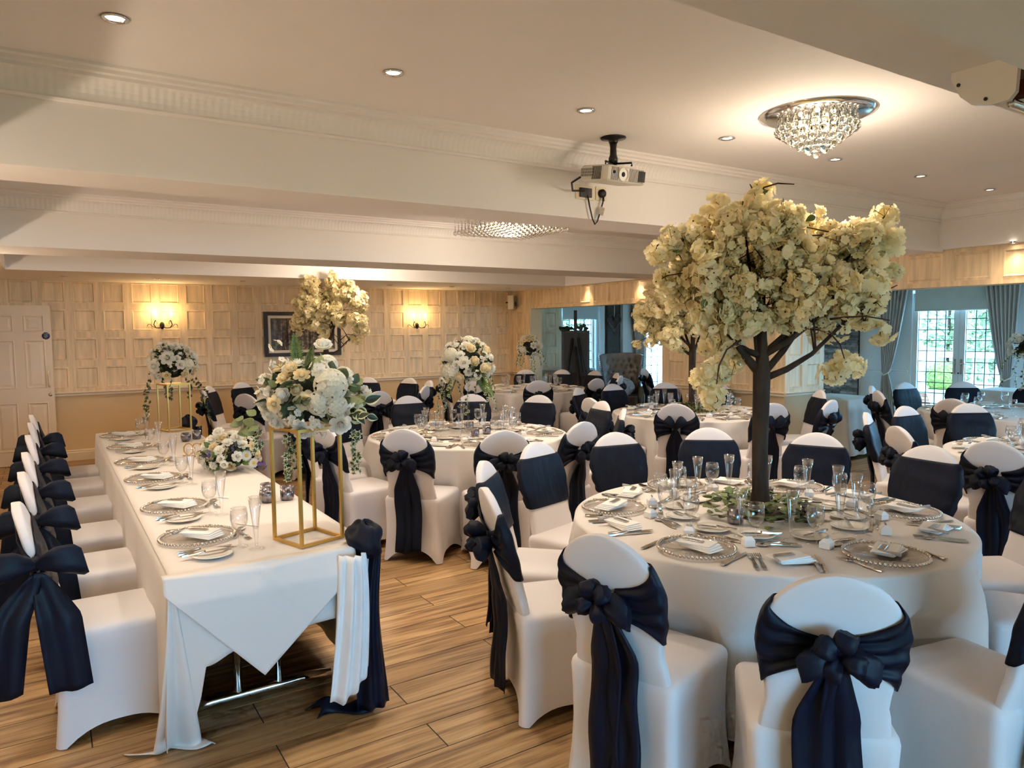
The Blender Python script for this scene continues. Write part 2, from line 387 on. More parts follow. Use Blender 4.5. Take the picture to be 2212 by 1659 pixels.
# ceilings, beams
ceil = struct(part('ceiling', MB().box(-1.2, XR+.3, -3.7, WB+.2, CEI, CEI+.12), 'plaster'))
ceil2 = struct(part('ceiling', MB().box(XR+.25, 12.5, -3.7, WB+.2, 2.62, 2.75), 'plaster'))
beams = [('trim_1', (-1.05, XR+.02, .745, 1.15, SOF, CEI+.01)), ('trim_2', (-1.05, XR+.02, 3.62, 4.0, SOF, CEI+.01)), ('trim_3', (-1.05, XR+.02, 6.9, 7.6, SOF, CEI+.01)),
         ('trim_4', (-1.05, XR+.02, 9.35, WB+.02, SOF, CEI+.01)), ('trim_5', (-1.05, XR+.02, -3.55, .745, 2.2, CEI+.01)),
         ('trim_6', (7.09, XR+.024, 1.15, 3.62, SOF+.02, CEI+.01)), ('trim_7', (7.09, XR+.024, 4.0, 6.9, SOF+.02, CEI+.01)), ('trim_8', (7.02, XR+.024, 7.6, 9.35, SOF, CEI+.01)),
         ('trim_9', (-1.05, -.32, 1.15, 3.62, SOF, CEI+.01)), ('trim_10', (-1.05, -.32, 4.0, 6.9, SOF, CEI+.01)), ('trim_11', (-1.05, -.32, 7.6, 9.35, SOF, CEI+.01))]
for n, b in beams: struct(part(n, MB().box(*b), 'plaster'))
# plaster cornice with a fluted cove
PROF = [(0, -.148), (.018, -.148), (.024, -.138), (.016, -.128)]+[(.016+.062*(1-math.cos(t*PI/2)), -.128+.078*math.sin(t*PI/2)) for t in (.2, .4, .6, .8, 1)]+[(.086, -.05), (.086, -.036), (.104, -.032), (.106, -.018), (.122, -.012), (.122, 0)]
def cornice(name, a, bpt, nrm):
    # local X runs along the moulding, -Y is out of the beam
    a = Vector(a); b = Vector(bpt); L = (b-a).length; mb = MB()
    for i in range(len(PROF)-1):
        (d0, z0), (d1, z1) = PROF[i], PROF[i+1]
        mb.add([(0, -d0, z0), (L, -d0, z0), (L, -d1, z1), (0, -d1, z1)], [(0, 1, 2, 3)], False, 1 if 3 <= i <= 7 else 0)
    mb.add([(0, 0, 0), (L, 0, 0), (L, 0, PROF[0][1]), (0, 0, PROF[0][1])], [(0, 1, 2, 3)])
    d = (b-a).normalized()
    return struct(part(name, mb, ['plaster', 'flute'], loc=(a.x, a.y, CEI), rot=(0, 0, math.atan2(d.y, d.x))))
cornice('trim_12', (-.32, 3.62, 0), (7.09, 3.62, 0), 0)
cornice('trim_13', (7.09, 3.62, 0), (7.09, 1.15, 0), 0)
cornice('trim_14', (-.32, 6.9, 0), (7.09, 6.9, 0), 0)
cornice('trim_15', (7.09, 6.9, 0), (7.09, 4.0, 0), 0)

# limed oak panelling: rails, stiles and raised-moulded panels, each a piece
ROWS = [(.958, 1.226), (1.33, 1.602), (1.708, 1.976), (2.078, 2.342)]
PAN = {}
def panel_mesh(wd, ht):
    k = (round(wd, 3), round(ht, 3))
    if k not in PAN:
        mb = MB(); rings = []
        for ins, d in ((-.012, -.001), (0, -.001), (.004, -.004), (.010, -.003), (.018, .010), (.022, .011)):
            x, z = wd/2-ins, ht/2-ins; rings.append([(-x, d, -z), (x, d, -z), (x, d, z), (-x, d, z)])
        mb.loft(rings, False, True, 0, False); PAN[k] = mb.mesh('panel', 'oak')
    return PAN[k]
def panelling(parent, org, rz, length, cols, rows, zlo, zhi, name='panel'):
    # local X along wall, local -Y out of wall, frame face at y=0 and wall 25 mm behind
    R_ = Matrix.Rotation(rz, 3, 'Z'); org = Vector(org)
    def place(n, me, x, z): ob(n, me, parent, org+R_@Vector((x, 0, z)), (0, 0, rz))
    edges = [0]+[e for c in cols for e in c]+[length]
    for i in range(0, len(edges), 2):
        a, b = edges[i], edges[i+1]
        if b-a > .004:
            me = MB().box(-(b-a)/2, (b-a)/2, 0, .025, -(zhi-zlo)/2, (zhi-zlo)/2).mesh('stile', 'oak'); place('stile', me, (a+b)/2, (zlo+zhi)/2)
    zs = [zlo]+[e for r in rows for e in r]+[zhi]
    for i in range(0, len(zs), 2):
        a, b = zs[i], zs[i+1]
        if b-a > .004:
            me = MB().box(-length/2, length/2, .0015, .0255, -(b-a)/2, (b-a)/2).mesh('rail', 'oak'); place('rail', me, length/2, (a+b)/2)
    for c in cols:
        for r in rows:
            place('panel', panel_mesh(c[1]-c[0], r[1]-r[0]), (c[0]+c[1])/2, (r[0]+r[1])/2)
def cols_of(length, first, pitch=.341, wd=.25):
    out = []; x = first
    while x+wd < length: 
        if x > 0: out.append((x, x+wd))
        x += pitch
    return out
panelling(wall_back, (-1.0, WB, 0), 0, XR+1.0, cols_of(XR+1.0, .301), ROWS, DADO, SOF)
panelling(wall_right, (XR, WB, 0), -PI/2, WB-10.56, [(.10, .35)], ROWS, DADO, SOF+.02)
panelling(wall_right, (XR, 10.56, 0), -PI/2, 10.56-7.32, cols_of(3.24, .05), ROWS[3:], 2.025, SOF+.02)
panelling(wall_right, (XR, 7.32, 0), -PI/2, 1.99, cols_of(1.98, .14, .36, .27), ROWS, DADO, SOF+.02)
panelling(wall_right, (XR, 5.33, 0), -PI/2, 5.33+3.4, cols_of(8.6, .13, .42, .31), [(2.085, 2.325)], 2.025, SOF+.02)
panelling(wall_right, (XR+.0262, 5.3305, 0), 0, .7038, [(.05, .29), (.38, .62)], ROWS, DADO, 2.6)
panelling(wall_annex_back, (7.41, WB, 0), 0, .84, [(.11, .36), (.46, .71)], ROWS, DADO, 2.5)
# dado rails and skirtings
def run(name, prof, a, b, m='trim', parent=None):
    a = Vector(a); b = Vector(b); L = (b-a).length; mb = MB()
    rings = [[(x, -d, z) for d, z in prof] for x in (0, L)]
    mb.loft(rings, True, True, 0, False); d = (b-a).normalized()
    return struct(part(name, mb, m, parent, loc=a, rot=(0, 0, math.atan2(d.y, d.x))))
DP = [(-.024, -.052), (.006, -.052), (.010, -.04), (.004, -.03), (.014, -.02), (.026, -.012), (.026, -.002), (.02, 0), (-.024, 0)]
SP = [(-.024, 0), (.018, 0), (.018, .105), (.008, .115), (.012, .125), (.004, .14), (-.024, .14)]
n = 16
for nm, prof, z in (('trim', DP, DADO+.006), ('baseboard', SP, 0)):
    segs = [((-1.0, WB, z), (XR, WB, z), 'back'), ((XR, WB, z), (XR, 10.56, z), 'right'), ((XR, 7.32, z), (XR, 5.33, z), 'right'), ((XR, 5.33, z), (7.89, 5.33, z), 'pillar'),
            ((7.41, WB, z), (8.25, WB, z), 'annex_back'), ((XA, 11.0, z), (XA, 6.72, z), 'annex_side'), ((XA, 5.15, z), (XA, -3.4, z), 'annex_side')]
    for a, b, side in segs:
        run('trim_%d' % n if nm == 'trim' else 'baseboard_'+side, prof, a, b, 'white' if 'annex' in side else 'trim'); n += 1

# the open six-panel door
dr = ob('door_1', None, None, (.062, 10.955, 0), (0, 0, math.radians(-9.5))); struct(dr)
d = MB(); PX = [(-.72, -.62), (-.39, -.29), (-.06, 0)]; 
XS = [(-.63, -.40), (-.29, -.07)]; ZS = [(.185, .80), (.985, 1.59), (1.70, 1.905)]
xe = [-.72, -.63, -.40, -.29, -.07, 0.0]; ze = [.006, .185, .80, .985, 1.59, 1.70, 1.905, 2.03]
d.box(-.72, 0, .012, .044, .006, 2.03)
for i in (0, 2, 4): d.box(xe[i], xe[i+1], 0, .013, .006, 2.03)
for i in (0, 2, 4, 6): d.box(-.72, 0, .0006, .0135, ze[i], ze[i+1])
part('leaf', d, 'door', dr)
for x in XS:
    for z in ZS:
        mb = MB(); wd, ht = x[1]-x[0], z[1]-z[0]; rings = []
        for ins, dd in ((-.004, 0), (.008, -.004), (.018, .010), (.03, .010), (.055, .003), (.056, .003)):
            a, b = wd/2-ins, ht/2-ins; rings.append([(-a, dd, -b), (a, dd, -b), (a, dd, b), (-a, dd, b)])
        mb.loft(rings, False, True, 0, False); part('door_panel', mb, 'door', dr, loc=((x[0]+x[1])/2, 0, (z[0]+z[1])/2))
hd = part('pull_handle', MB().box(-.026, .026, -.006, 0, -.17, .17).tube([(0, -.005, -.10), (0, -.045, -.08), (0, -.05, 0), (0, -.045, .08), (0, -.005, .10)], .011, 8).lathe([(.0, 0), (.006, .0)], 8), 'trim', dr, loc=(-.045, -.001, 1.10))
part('keyhole', MB().lathe([(.022, -.004), (.022, .001), (.0, .002)], 16, cap0=True).xform(Matrix.Rotation(PI/2, 4, 'X')), 'chrome', dr, loc=(-.042, -.003, .895))
sg = part('door_sign', MB().lathe([(.045, 0), (.045, .002), (0, .0025)], 24, cap0=True).xform(Matrix.Rotation(PI/2, 4, 'X')), 'signblue', dr, loc=(-.055, -.0005, 1.645))
def text(body, size, m, parent, loc, rot, name='lettering', align='CENTER'):
    cu = bpy.data.curves.new(name, 'FONT'); cu.body = body; cu.size = size; cu.align_x = align; cu.align_y = 'CENTER'; cu.extrude = .0004
    t = bpy.data.objects.new(name, cu); COL.objects.link(t)
    dg = bpy.context.evaluated_depsgraph_get(); me = bpy.data.meshes.new_from_object(t.evaluated_get(dg)); bpy.data.objects.remove(t)
    me.materials.clear(); me.materials.append(M[m]); return ob(name, me, parent, loc, rot)
text('Fire door\nKeep\nlocked\nshut', .017, 'white', sg, (0, -.0035, .002), (PI/2, 0, 0))

# windows and french doors with leaded panes
def leaded(root, wd, ht, nx, nz, y=0, z0=0, x0=None):
    """panes and lead cames inside a sash, local X across and Z up"""
    x0 = -wd/2 if x0 is None else x0; pw, ph = wd/nx, ht/nz
    me = MB().box(-pw/2+.003, pw/2-.003, -.002, .002, -ph/2+.003, ph/2-.003).mesh('pane', 'pane')
    for i in range(nx):
        for j in range(nz): ob('pane', me, root, (x0+(i+.5)*pw, y, z0+(j+.5)*ph))
    bar = MB().box(-.006, .006, -.005, .005, 0, ht).mesh('lead_came', 'leadcame')
    for i in range(nx+1): ob('lead_came', bar, root, (x0+i*pw, y, z0))
    bar = MB().box(0, wd, -.0045, .0045, -.006, .006).mesh('lead_came', 'leadcame')
    for j in range(nz+1): ob('lead_came', bar, root, (x0, y, z0+j*ph))
def sash(name, loc, rz, wd, ht, nx, nz, fr=.085, bot=.2, handle=0):
    r = struct(ob(name, None, None, loc, (0, 0, rz)))
    f = MB(); f.box(-wd/2, -wd/2+fr, -.035, .035, 0, ht).box(wd/2-fr, wd/2, -.035, .035, 0, ht).box(-wd/2+fr, wd/2-fr, -.033, .033, 0, bot).box(-wd/2+fr, wd/2-fr, -.033, .033, ht-fr, ht)
    part('frame', f, 'white', r); leaded(r, wd-2*fr, ht-fr-bot, nx, nz, 0, bot)
    if handle:
        h = MB().box(-.014, .014, -.046, -.034, -.12, .12).tube([(0, -.045, .05), (0, -.075, .05), (-.11*handle, -.075, .05)], .008, 6)
        part('door_handle', h, 'chrome', r, loc=(handle*(wd/2-.045), 0, 1.0)); part('lock', MB().lathe([(.012, -.05), (.012, -.03)], 10, cap0=True, cap1=True).xform(Matrix.Rotation(-PI/2, 4, 'X')), 'blackplastic', r, loc=(handle*(wd/2-.045), -.085, .90))
    return r
# annex side wall faces -X: local -Y must point to -X  -> rz = -90 deg, local X runs to -Y
sash('door_2', (XA+.06, 6.305, 0), -PI/2, .745, 2.2, 4, 11, handle=1)
sash('door_3', (XA+.06, 5.555, 0), -PI/2, .745, 2.2, 4, 11, handle=-1)
for k in range(3): sash('window_%d' % (k+2), (XA+.06, 1.6+k*1.0, .5), -PI/2, .99, 1.75, 4, 7, .06, .06)
sash('window_1', (8.66, WB+.06, .84), 0, .82, 1.30, 4, 7, .055, .055)
sash('door_4', (10.875, WB+.06, 0), 0, 1.03, 2.19, 5, 11)
for k in range(2): sash('window_%d' % (k+5), (.20+k*1.6, -3.6, .55), PI, 1.59, 1.55, 5, 6, .06, .06)
part('window_sill', MB().box(-.45, .45, -.09, .05, -.03, 0), 'white', bpy.data.objects['window_1'], loc=(0, 0, 0))
for k in range(3): sash('window_%d' % (k+7), (9.0+k*1.2, -3.6, .5), PI, 1.19, 1.7, 4, 7, .06, .06)
# roller blinds
def blind(loc, rz, wd, drop, label):
    r = thing('roller_blind', label, 'blind', loc, rz)
    part('fabric', MB().box(-wd/2, wd/2, -.002, .002, -drop, 0), 'blind', r)
    part('roller', MB().tube([(-wd/2, .012, 0), (wd/2, .012, 0)], .022, 12), 'white', r)
    part('bottom_bar', MB().tube([(-wd/2, 0, -drop), (wd/2, 0, -drop)], .011, 8), 'white', r)
    return r
blind((XA-.05, 5.93, 2.30), -PI/2, 1.36, .39, 'pale roller blind half lowered above the french doors')
blind((8.68, WB-.03, 2.16), 0, .84, .30, 'pale roller blind above the leaded window behind the easel')
# stacked slate cladding on the annex wall
sl = ob('wall_slate', MB().box(0, .03, 0, 1.75, 0, 2.3).mesh('slate_back', 'grout'), None, (XA-.03, 7.60, .14)); struct(sl)
z = 0; SLM = {}
sr = random.Random(3)
while z < 2.29 and len(sl.children) < 296:
    h = sr.choice((.032, .04, .05)); y = 0; h = min(h, 2.3-z)
    while y < 1.75:
        L = min(sr.choice((.16, .24, .32, .42)), 1.75-y); k = (round(L, 3), round(h, 3))
        if k not in SLM: SLM[k] = MB().box(-.03, 0, .002, L-.002, .0015, h-.0015).mesh('slate_stone', 'slate')
        ob('slate_stone', SLM[k], sl, (sr.uniform(-.014, .01), y, z)); y += L
    z += h
# wall_front / far end of annex daylight: terrace outside the french doors
ter = struct(part('terrace', MB().box(12.5, 30, -6, 20, -.22, -.06), 'grass'))
# ================================================================== OUTSIDE
def baluster(): return MB().lathe([(.05, 0), (.05, .04), (.035, .06), (.06, .16), (.065, .22), (.035, .40), (.03, .46), (.05, .50), (.05, .54)], 10, cap0=True, cap1=True).mesh('baluster', 'stone')
bl = thing('balustrade', 'pale stone balustrade outside the french doors', 'balustrade', (17.5, 0, -.06))
part('plinth', MB().box(-.15, .15, 2, 14, 0, .45), 'stone', bl); part('coping', MB().box(-.17, .17, 2, 14, .99, 1.12), 'stone', bl)
bm_ = baluster()
for k in range(26): ob('baluster', bm_, bl, (0, 5.2+k*.24, .45))
for y in (9.0, 7.1): part('pier', MB().box(-.19, .19, y-.19, y+.19, 0, 1.2), 'stone', bl)
bs = thing('brick_step', 'low red brick step on the terrace outside the french doors', 'step', (15.2, 0, -.06))
bk = MB().box(-.1, .1, -.105, .105, 0, .062).mesh('brick', 'brick')
for r_ in range(5):
    for k in range(24): ob('brick', bk, bs, (0, 5.4+k*.215+(r_ % 2)*.107, r_*.07))
part('tread', MB().box(-.12, .5, 5.2, 11, .35, .40), 'stone', bs)
pl = thing('planter', 'stone urn planter with a clipped box ball outside the french doors', 'planter', (14.3, 7.15, -.06))
part('urn', MB().lathe([(.16, 0), (.18, .05), (.15, .1), (.26, .42), (.30, .46), (.30, .52), (.26, .52)], 18, cap0=True), 'stone', pl)
bb = MB(); pr = random.Random(5)
bb.ball((0, 0, .74), .30, 14, 9)
for k in range(500):
    t, f_ = pr.uniform(0, 2*PI), math.acos(pr.uniform(-.6, 1)); n_ = Vector((math.sin(f_)*math.cos(t), math.sin(f_)*math.sin(t), math.cos(f_)))
    c = n_*.30+Vector((0, 0, .74)); a = n_.orthogonal().normalized()*.022; b = n_.cross(a)
    bb.add([c-a, c-b+n_*.02, c+a+n_*.015, c+b], [(0, 1, 2, 3)])
stuff(part('box_foliage', bb, 'box_green', pl))
hw = thing('house_wall', 'pale stone house wall with windows beyond the terrace', 'building', (22, 0, -.06))
part('wall', MB().box(0, .3, 6, 20, 0, 6), 'stone', hw)
for y in (12.2, 14.2, 16.2):
    wv = part('house_window', MB().box(-.04, .01, y-.45, y+.45, 1.2, 2.8), 'white', hw)
    for i in range(2):
        for j in range(3): part('pane', MB().box(-.05, -.03, y-.40+i*.42, y-.02+i*.42, 1.27+j*.5, 1.73+j*.5), 'lens', wv)
def shrub(name, label, loc, size, n, m, lw=.09, seed=1):
    q = random.Random(seed); mb = MB()
    for k in range(n):
        c = Vector((q.gauss(0, .4)*size[0], q.gauss(0, .4)*size[1], q.random()*size[2]))
        a = Vector((q.uniform(-1, 1), q.uniform(-1, 1), q.uniform(-1, 1))).normalized(); b = a.orthogonal().normalized()
        mb.add([c-a*lw, c-b*lw*.45, c+a*lw, c+b*lw*.45+Vector((0, 0, .01))], [(0, 1, 2, 3)])
    t = thing(name, label, 'plant', loc); stuff(part('foliage', mb, m, t)); part('stems', MB().tube([(0, 0, 0), (.05, 0, size[2]*.8)], .04, 6), 'bark', t)
    return t
shrub('ivy_hedge', 'large leafy ivy climbing the wall beyond the terrace, right of the doors', (19.4, 7.6, -.06), (1.0, 1.7, 5.0), 6500, 'eucal', .10, 2)
shrub('climbing_shrub', 'sparse climbing shrub beside the house wall beyond the balustrade', (21.0, 10.4, -.06), (.5, 1.6, 3.6), 1500, 'eucal', .09, 4)
shrub('garden_tree', 'green tree outside the far side-room window', (11.5, 16.5, -.06), (2.6, 1.6, 4.5), 5000, 'eucal', .13, 6)
struct(part('lawn_back', MB().box(-2, 12.5, 11.5, 40, -.22, -.06), 'lawn')); struct(part('added_ground_front', MB().box(-14, 24, -40, -3.8, -.3, -.14), 'lawn'))  # front ground is unseen, added to cut skylight rising through the windows

# ================================================================== CEILING AND WALL FIXTURES
dn = MB().lathe([(.042, -.001), (.046, -.006), (.036, -.008), (.030, -.002), (.028, .012)], 20)
rim_m = dn.mesh('trim_ring', 'chrome'); bul = MB().lathe([(.030, -.0015), (.015, -.004), (0, -.005)], 16).mesh('lamp_face', 'spotglow')
def downlight(x, y, z, power, label, group, spot=115):
    t = thing('downlight', label, 'light', (x, y, z), 0, group)
    ob('trim_ring', rim_m, t); ob('lamp_face', bul, t)
    lamp('SPOT', 'downlight_beam', (0, 0, -.012), power, WARM if power > 50 else (1, .74, .44), .03, None, spot, .9, t)
PT = 58
for k in range(7): downlight(.262+1.058*k, 2.985, CEI, PT, 'recessed chrome downlight in the ceiling above the blossom-tree table', 'downlights in the near ceiling tray')
for k in range(7): downlight(.262+1.058*k, 4.75, CEI, PT, 'recessed chrome downlight in the ceiling tray beyond the projector beam', 'downlights in the middle ceiling tray')
for x in (.22, 1.22, 2.25, 3.3, 4.36, 5.41, 6.45): downlight(x, 10.15, SOF, 22, 'small chrome downlight in the soffit beside the panelled wall', 'downlights along the panelled wall')
for y in (8.95, 7.75): downlight(7.10, y, SOF, 17, 'small chrome downlight washing the oak header over the side-room opening', 'downlights over the opening', 95)
downlight(7.10, 3.0, SOF+.02, 14, 'small chrome downlight washing the header beside the french-door opening', None, 95)
# crystal chandeliers
crys = MB().ball((0, 0, 0), .0195, 10, 7).mesh('crystal_ball', 'crystal')
def chandelier(loc, label, rings, plate, power):
    t = thing('chandelier', label, 'chandelier', loc)
    part('ceiling_plate', plate, 'chrome', t)
    st = MB()
    for pts in rings:
        for x, y, z in pts:
            ob('crystal_ball', crys, t, (x, y, z)); st.tube([(x, y, -.02), (x, y, z+.015)], .0018, 4)
            for q in range(1, 4): st.ball((x, y, -.02+(z+.03)*q/4), .0052, 6, 4)
    stuff(part('bead_strings', st, 'crystal', t))
    for a in range(5): 
        part('bulb', MB().ball((0, 0, 0), .013, 8, 6, sq=(1, 1, 1.6)), 'bulb', t, loc=(.085*math.cos(a*1.257), .085*math.sin(a*1.257), -.055))
    lamp('POINT', 'chandelier_glow', (0, 0, -.34), power, WARM, .16, parent=t)
    return t
rg = []
for r_, z_, n_ in ((.195, -.082, 26), (.158, -.110, 20), (.12, -.138, 15), (.083, -.165, 10), (.045, -.188, 6), (0, -.212, 1)):
    rg.append([(r_*math.cos(2*PI*k/n_+r_*9), r_*math.sin(2*PI*k/n_+r_*9), z_) for k in range(n_)])
chandelier((3.46, 2.41, CEI), 'round crystal flush chandelier with hanging glass balls on the near ceiling', rg,
           MB().lathe([(.29, 0), (.29, -.006), (.25, -.02), (.0, -.024)], 40), 26)
rg = [[(-.36+.72*i/11, -.36+.72*j/11, -.235-.03*(1-max(abs(i-5.5), abs(j-5.5))/5.5)) for j in range(12)] for i in range(12)]
chandelier((3.55, 5.55, CEI), 'square crystal chandelier partly hidden behind the projector beam', rg, MB().box(-.42, .42, -.42, .42, -.02, 0), 60)
rg = [[(.16*math.cos(2*PI*k/16), .16*math.sin(2*PI*k/16), -.11) for k in range(16)], [(.09*math.cos(2*PI*k/9), .09*math.sin(2*PI*k/9), -.14) for k in range(9)]]
chandelier((3.5, 8.5, CEI), 'added unseen crystal chandelier in the far ceiling tray, brightening the panelled wall', rg, MB().lathe([(.25, 0), (.25, -.006), (.2, -.02), (.0, -.024)], 32), 60)  # unseen third chandelier, added to brighten the back wall and far tables
# projector
pj = thing('projector', 'white video projector hanging from a black ceiling mount', 'projector', (2.852, 3.325, CEI))
z0, z1 = -.262, -.172
zt_, zb_ = (z1-z0)/2, (z0-z1)/2
bd = part('body', MB().rbox(-.155, .155, -.125, .125, zb_, zt_, .03), 'projwhite', pj, loc=(0, 0, (z0+z1)/2), rot=(math.radians(9), 0, 0))
rib = MB().box(-.0013, .0013, -.002, .002, -.036, .036).mesh('rib', 'rubber')
for k in range(26):
    x = -.118+k*.0095
    if abs(x+.03) > .036: ob('rib', rib, bd, (x, -.1252, 0))
for k in range(10): ob('rib', rib, bd, (-.1552, -.075+k*.0085, 0), (0, 0, PI/2))
part('vent', MB().box(-.157, -.15, -.005, .105, -.022, .022), 'rubber', bd, loc=(0, 0, 0+.004))
part('vent', MB().box(.085, .135, -.1265, -.12, -.03, .03), 'rubber', bd, loc=(0, 0, 0))
gr = MB()
for k in range(12): gr.box(-.159, -.155, .000+k*.0095, .0025+k*.0095, -.024, .024)
for q in (-.008, .008): gr.box(-.159, -.155, -.005, .105, q-.0015, q+.0015)
part('vent_grille', gr, 'projwhite', bd, loc=(0, 0, 0+.004))
ln = MB().lathe([(.040, -.004), (.040, .004), (.034, .006), (.024, -.02), (.022, -.02)], 24).xform(Matrix.Rotation(PI/2, 4, 'X'))
part('lens_ring', ln, 'projwhite', bd, loc=(-.03, -.127, 0))
part('lens', MB().lathe([(.024, -.012), (.020, .0), (.012, .004), (0, .006)], 20).xform(Matrix.Rotation(PI/2, 4, 'X')), 'lens', bd, loc=(-.03, -.122, 0))
part('infrared_eye', MB().lathe([(.009, -.002), (.009, .002), (0, .003)], 12).xform(Matrix.Rotation(PI/2, 4, 'X')), 'lens', bd, loc=(-.10, -.126, 0+.008))
part('ceiling_plate', MB().lathe([(.075, 0), (.075, -.006), (.03, -.014), (.026, -.03)], 20, cap0=True), 'black', pj)
part('drop_pole', MB().loft([[(s*math.cos(a), s*.8*math.sin(a), zz) for a in [2*PI*k/10 for k in range(10)]] for s, zz in ((.026, -.02), (.02, -.06), (.022, -.10), (.03, -.12), (.027, -.145))]), 'black', pj)
for a in (.5, 2.1, 3.6, 5.3):
    part('mount_arm', MB().tube([(0, 0, -.15), (.11*math.cos(a), .11*math.sin(a), -.155), (.11*math.cos(a), .11*math.sin(a), z1-.002)], .006, 6), 'black', pj)
# wall plates, plug and lead on the beam behind the projector
wp = thing('socket_plate', 'cream double wall plate with black cable cover on the ceiling beam', 'socket', (2.87, 3.62, 2.508))
part('plate', MB().rbox(-.073, .073, -.044, .044, 0, .008, .006).xform(Matrix.Rotation(PI/2, 4, 'X')), 'trim', wp); part('cable_cover', MB().box(-.045, .045, -.02, -.007, -.030, .026), 'blackplastic', wp)
wp2 = thing('plug_socket', 'cream single wall socket with a black plug on the ceiling beam', 'socket', (3.0, 3.62, 2.512))
part('plate', MB().rbox(-.043, .043, -.044, .044, 0, .008, .006).xform(Matrix.Rotation(PI/2, 4, 'X')), 'trim', wp2)
part('plug', MB().lathe([(.026, .0), (.026, .018), (.018, .028), (0, .03)], 14).xform(Matrix.Rotation(PI/2, 4, 'X')).tube([(0, -.02, -.02), (0, -.02, -.05)], .007, 6), 'blackplastic', wp2, loc=(0, -.008, 0))
cb = tag(part('power_cable', MB().tube([(2.88, 3.60, 2.49), (2.895, 3.598, 2.42), (2.915, 3.597, 2.35), (2.935, 3.597, 2.315), (2.955, 3.597, 2.335), (2.98, 3.597, 2.40), (3.0, 3.595, 2.46)], .005, 6), 'blackplastic'), 'black power cable looping below the projector plug', 'cable')
tag(part('video_cable', MB().tube([(2.70, 3.44, 2.555), (2.68, 3.5, 2.53), (2.74, 3.57, 2.50), (2.85, 3.598, 2.515)], .006, 6), 'blackplastic'), 'black cable running from the projector to the wall plate', 'cable')
tag(part('cable_label', MB().box(-.017, .017, -.002, .002, -.025, .025), 'grille', loc=(2.983, 3.588, 2.40), rot=(0, .3, 0)), 'small paper label wrapped on the projector cable', 'label')
# projection screen housing under the near soffit
ps = thing('screen_housing', 'white roller projection screen housing fixed under the near ceiling beam', 'screen', (2.13, .985, SOF))
prof = [(.085, .0), (.085, -.02), (.06, -.07), (.03, -.098), (-.02, -.11), (-.06, -.108), (-.075, -.09), (-.08, 0)]
part('end_cap', MB().loft([[(x, y, z) for y, z in prof] for x in (0, .018)], True, True, 0, False), 'projwhite', ps)
for y, z in ((.07, -.045), (-.0, -.10)): part('screw', MB().lathe([(.005, 0), (.005, .003), (0, .003)], 8).xform(Matrix.Rotation(-PI/2, 4, 'Y')), 'rubber', ps, loc=(0, y-.005, z+.008))
part('casing', MB().tube([(.018, -.02, -.075), (3.0, -.02, -.075)], .028, 12), 'projwhite', ps)
part('bracket', MB().box(.02, .10, -.06, -.02, -.07, 0).box(.05, .09, -.075, -.02, -.09, -.05), mat('brown_bracket', (.09, .02, .008), .5), ps)
part('pull_bar', MB().tube([(.05, -.045, -.105), (3.0, -.045, -.105)], .012, 8), 'chrome', ps)
# loudspeaker
sp = thing('loudspeaker', 'small beige loudspeaker in the corner above the panelling', 'speaker', (7.06, 10.98, 2.15), math.radians(35))
part('cabinet', MB().rbox(-.085, .085, -.055, .055, -.125, .125, .018), 'trim', sp); part('grille', MB().rbox(-.072, .072, -.062, -.05, -.11, .11, .005), 'grille', sp)
part('woofer', MB().lathe([(.05, -.004), (.044, .0), (.02, -.002), (0, .002)], 20).xform(Matrix.Rotation(PI/2, 4, 'X')), 'greyrender', sp, loc=(0, -.064, -.03)); part('bracket', MB().tube([(0, .05, 0), (.02, .13, 0)], .012, 6), 'black', sp)
# wall sconces
def sconce(x, z, label, y=WB, rz=0, power=6.0, col=(1, .66, .28), group=None):
    t = thing('wall_sconce', label, 'wall lamp', (x, y, z), rz, group)
    part('back_plate', MB().ball((0, -.012, -.02), .05, 14, 10, sq=(.62, .5, 1)), 'black', t)
    for s in (-1, 1):
        p = [(0, -.03, -.03), (s*.04, -.07, -.055), (s*.09, -.11, -.05), (s*.115, -.115, -.01), (s*.10, -.115, .04), (s*.085, -.115, .05)]
        part('arm', MB().tube(p, .0065, 8).tube([(s*.075, -.06, -.055), (s*.13, -.06, -.03), (s*.155, -.06, .0), (s*.18, -.06, -.005), (s*.19, -.06, -.03)], .004, 6).tube([(s*.1, -.115, .045), (s*.075, -.115, .03), (s*.075, -.115, .0)], .0035, 6), 'black', t)
        part('drip_pan', MB().lathe([(.03, .058), (.026, .05), (.008, .048)], 14, c=(s*.105, -.115, 0)), 'glass', t)
        part('candle_tube', MB().lathe([(.011, .05), (.011, .12), (0, .122)], 12, c=(s*.105, -.115, 0)), 'trim', t)
        part('bulb', MB().lathe([(.006, .12), (.014, .14), (.012, .165), (.003, .195), (0, .197)], 12, c=(s*.105, -.115, 0)), 'bulb', t)
        lamp('POINT', 'sconce_glow', (s*.105, -.125, .17), power, col, .03, parent=t)
        for xx, zz in ((s*.19, -.045), (s*.075, -.02)): part('crystal_drop', MB().ball((xx, -.06, zz), .013, 8, 6), 'crystal', t)
    for xx in (-.02, .02): part('crystal_drop', MB().ball((xx, -.05, -.11), .013, 8, 6), 'crystal', t)
sconce(1.37, 1.79, 'twin-bulb black scroll wall sconce nearest the white door')
sconce(5.24, 1.765, 'twin-bulb black scroll wall sconce between the picture and the loudspeaker')
for y_ in (1.3, 3.4, 5.5, 7.6): sconce(-1.0, 1.79, 'added twin-bulb wall sconce, unseen, brightening the ceiling from behind the top table', y_, PI/2, 16, (1, .83, .64), 'added sconces behind the top table')  # unseen lamps added on the left wall to lift ceiling and beams
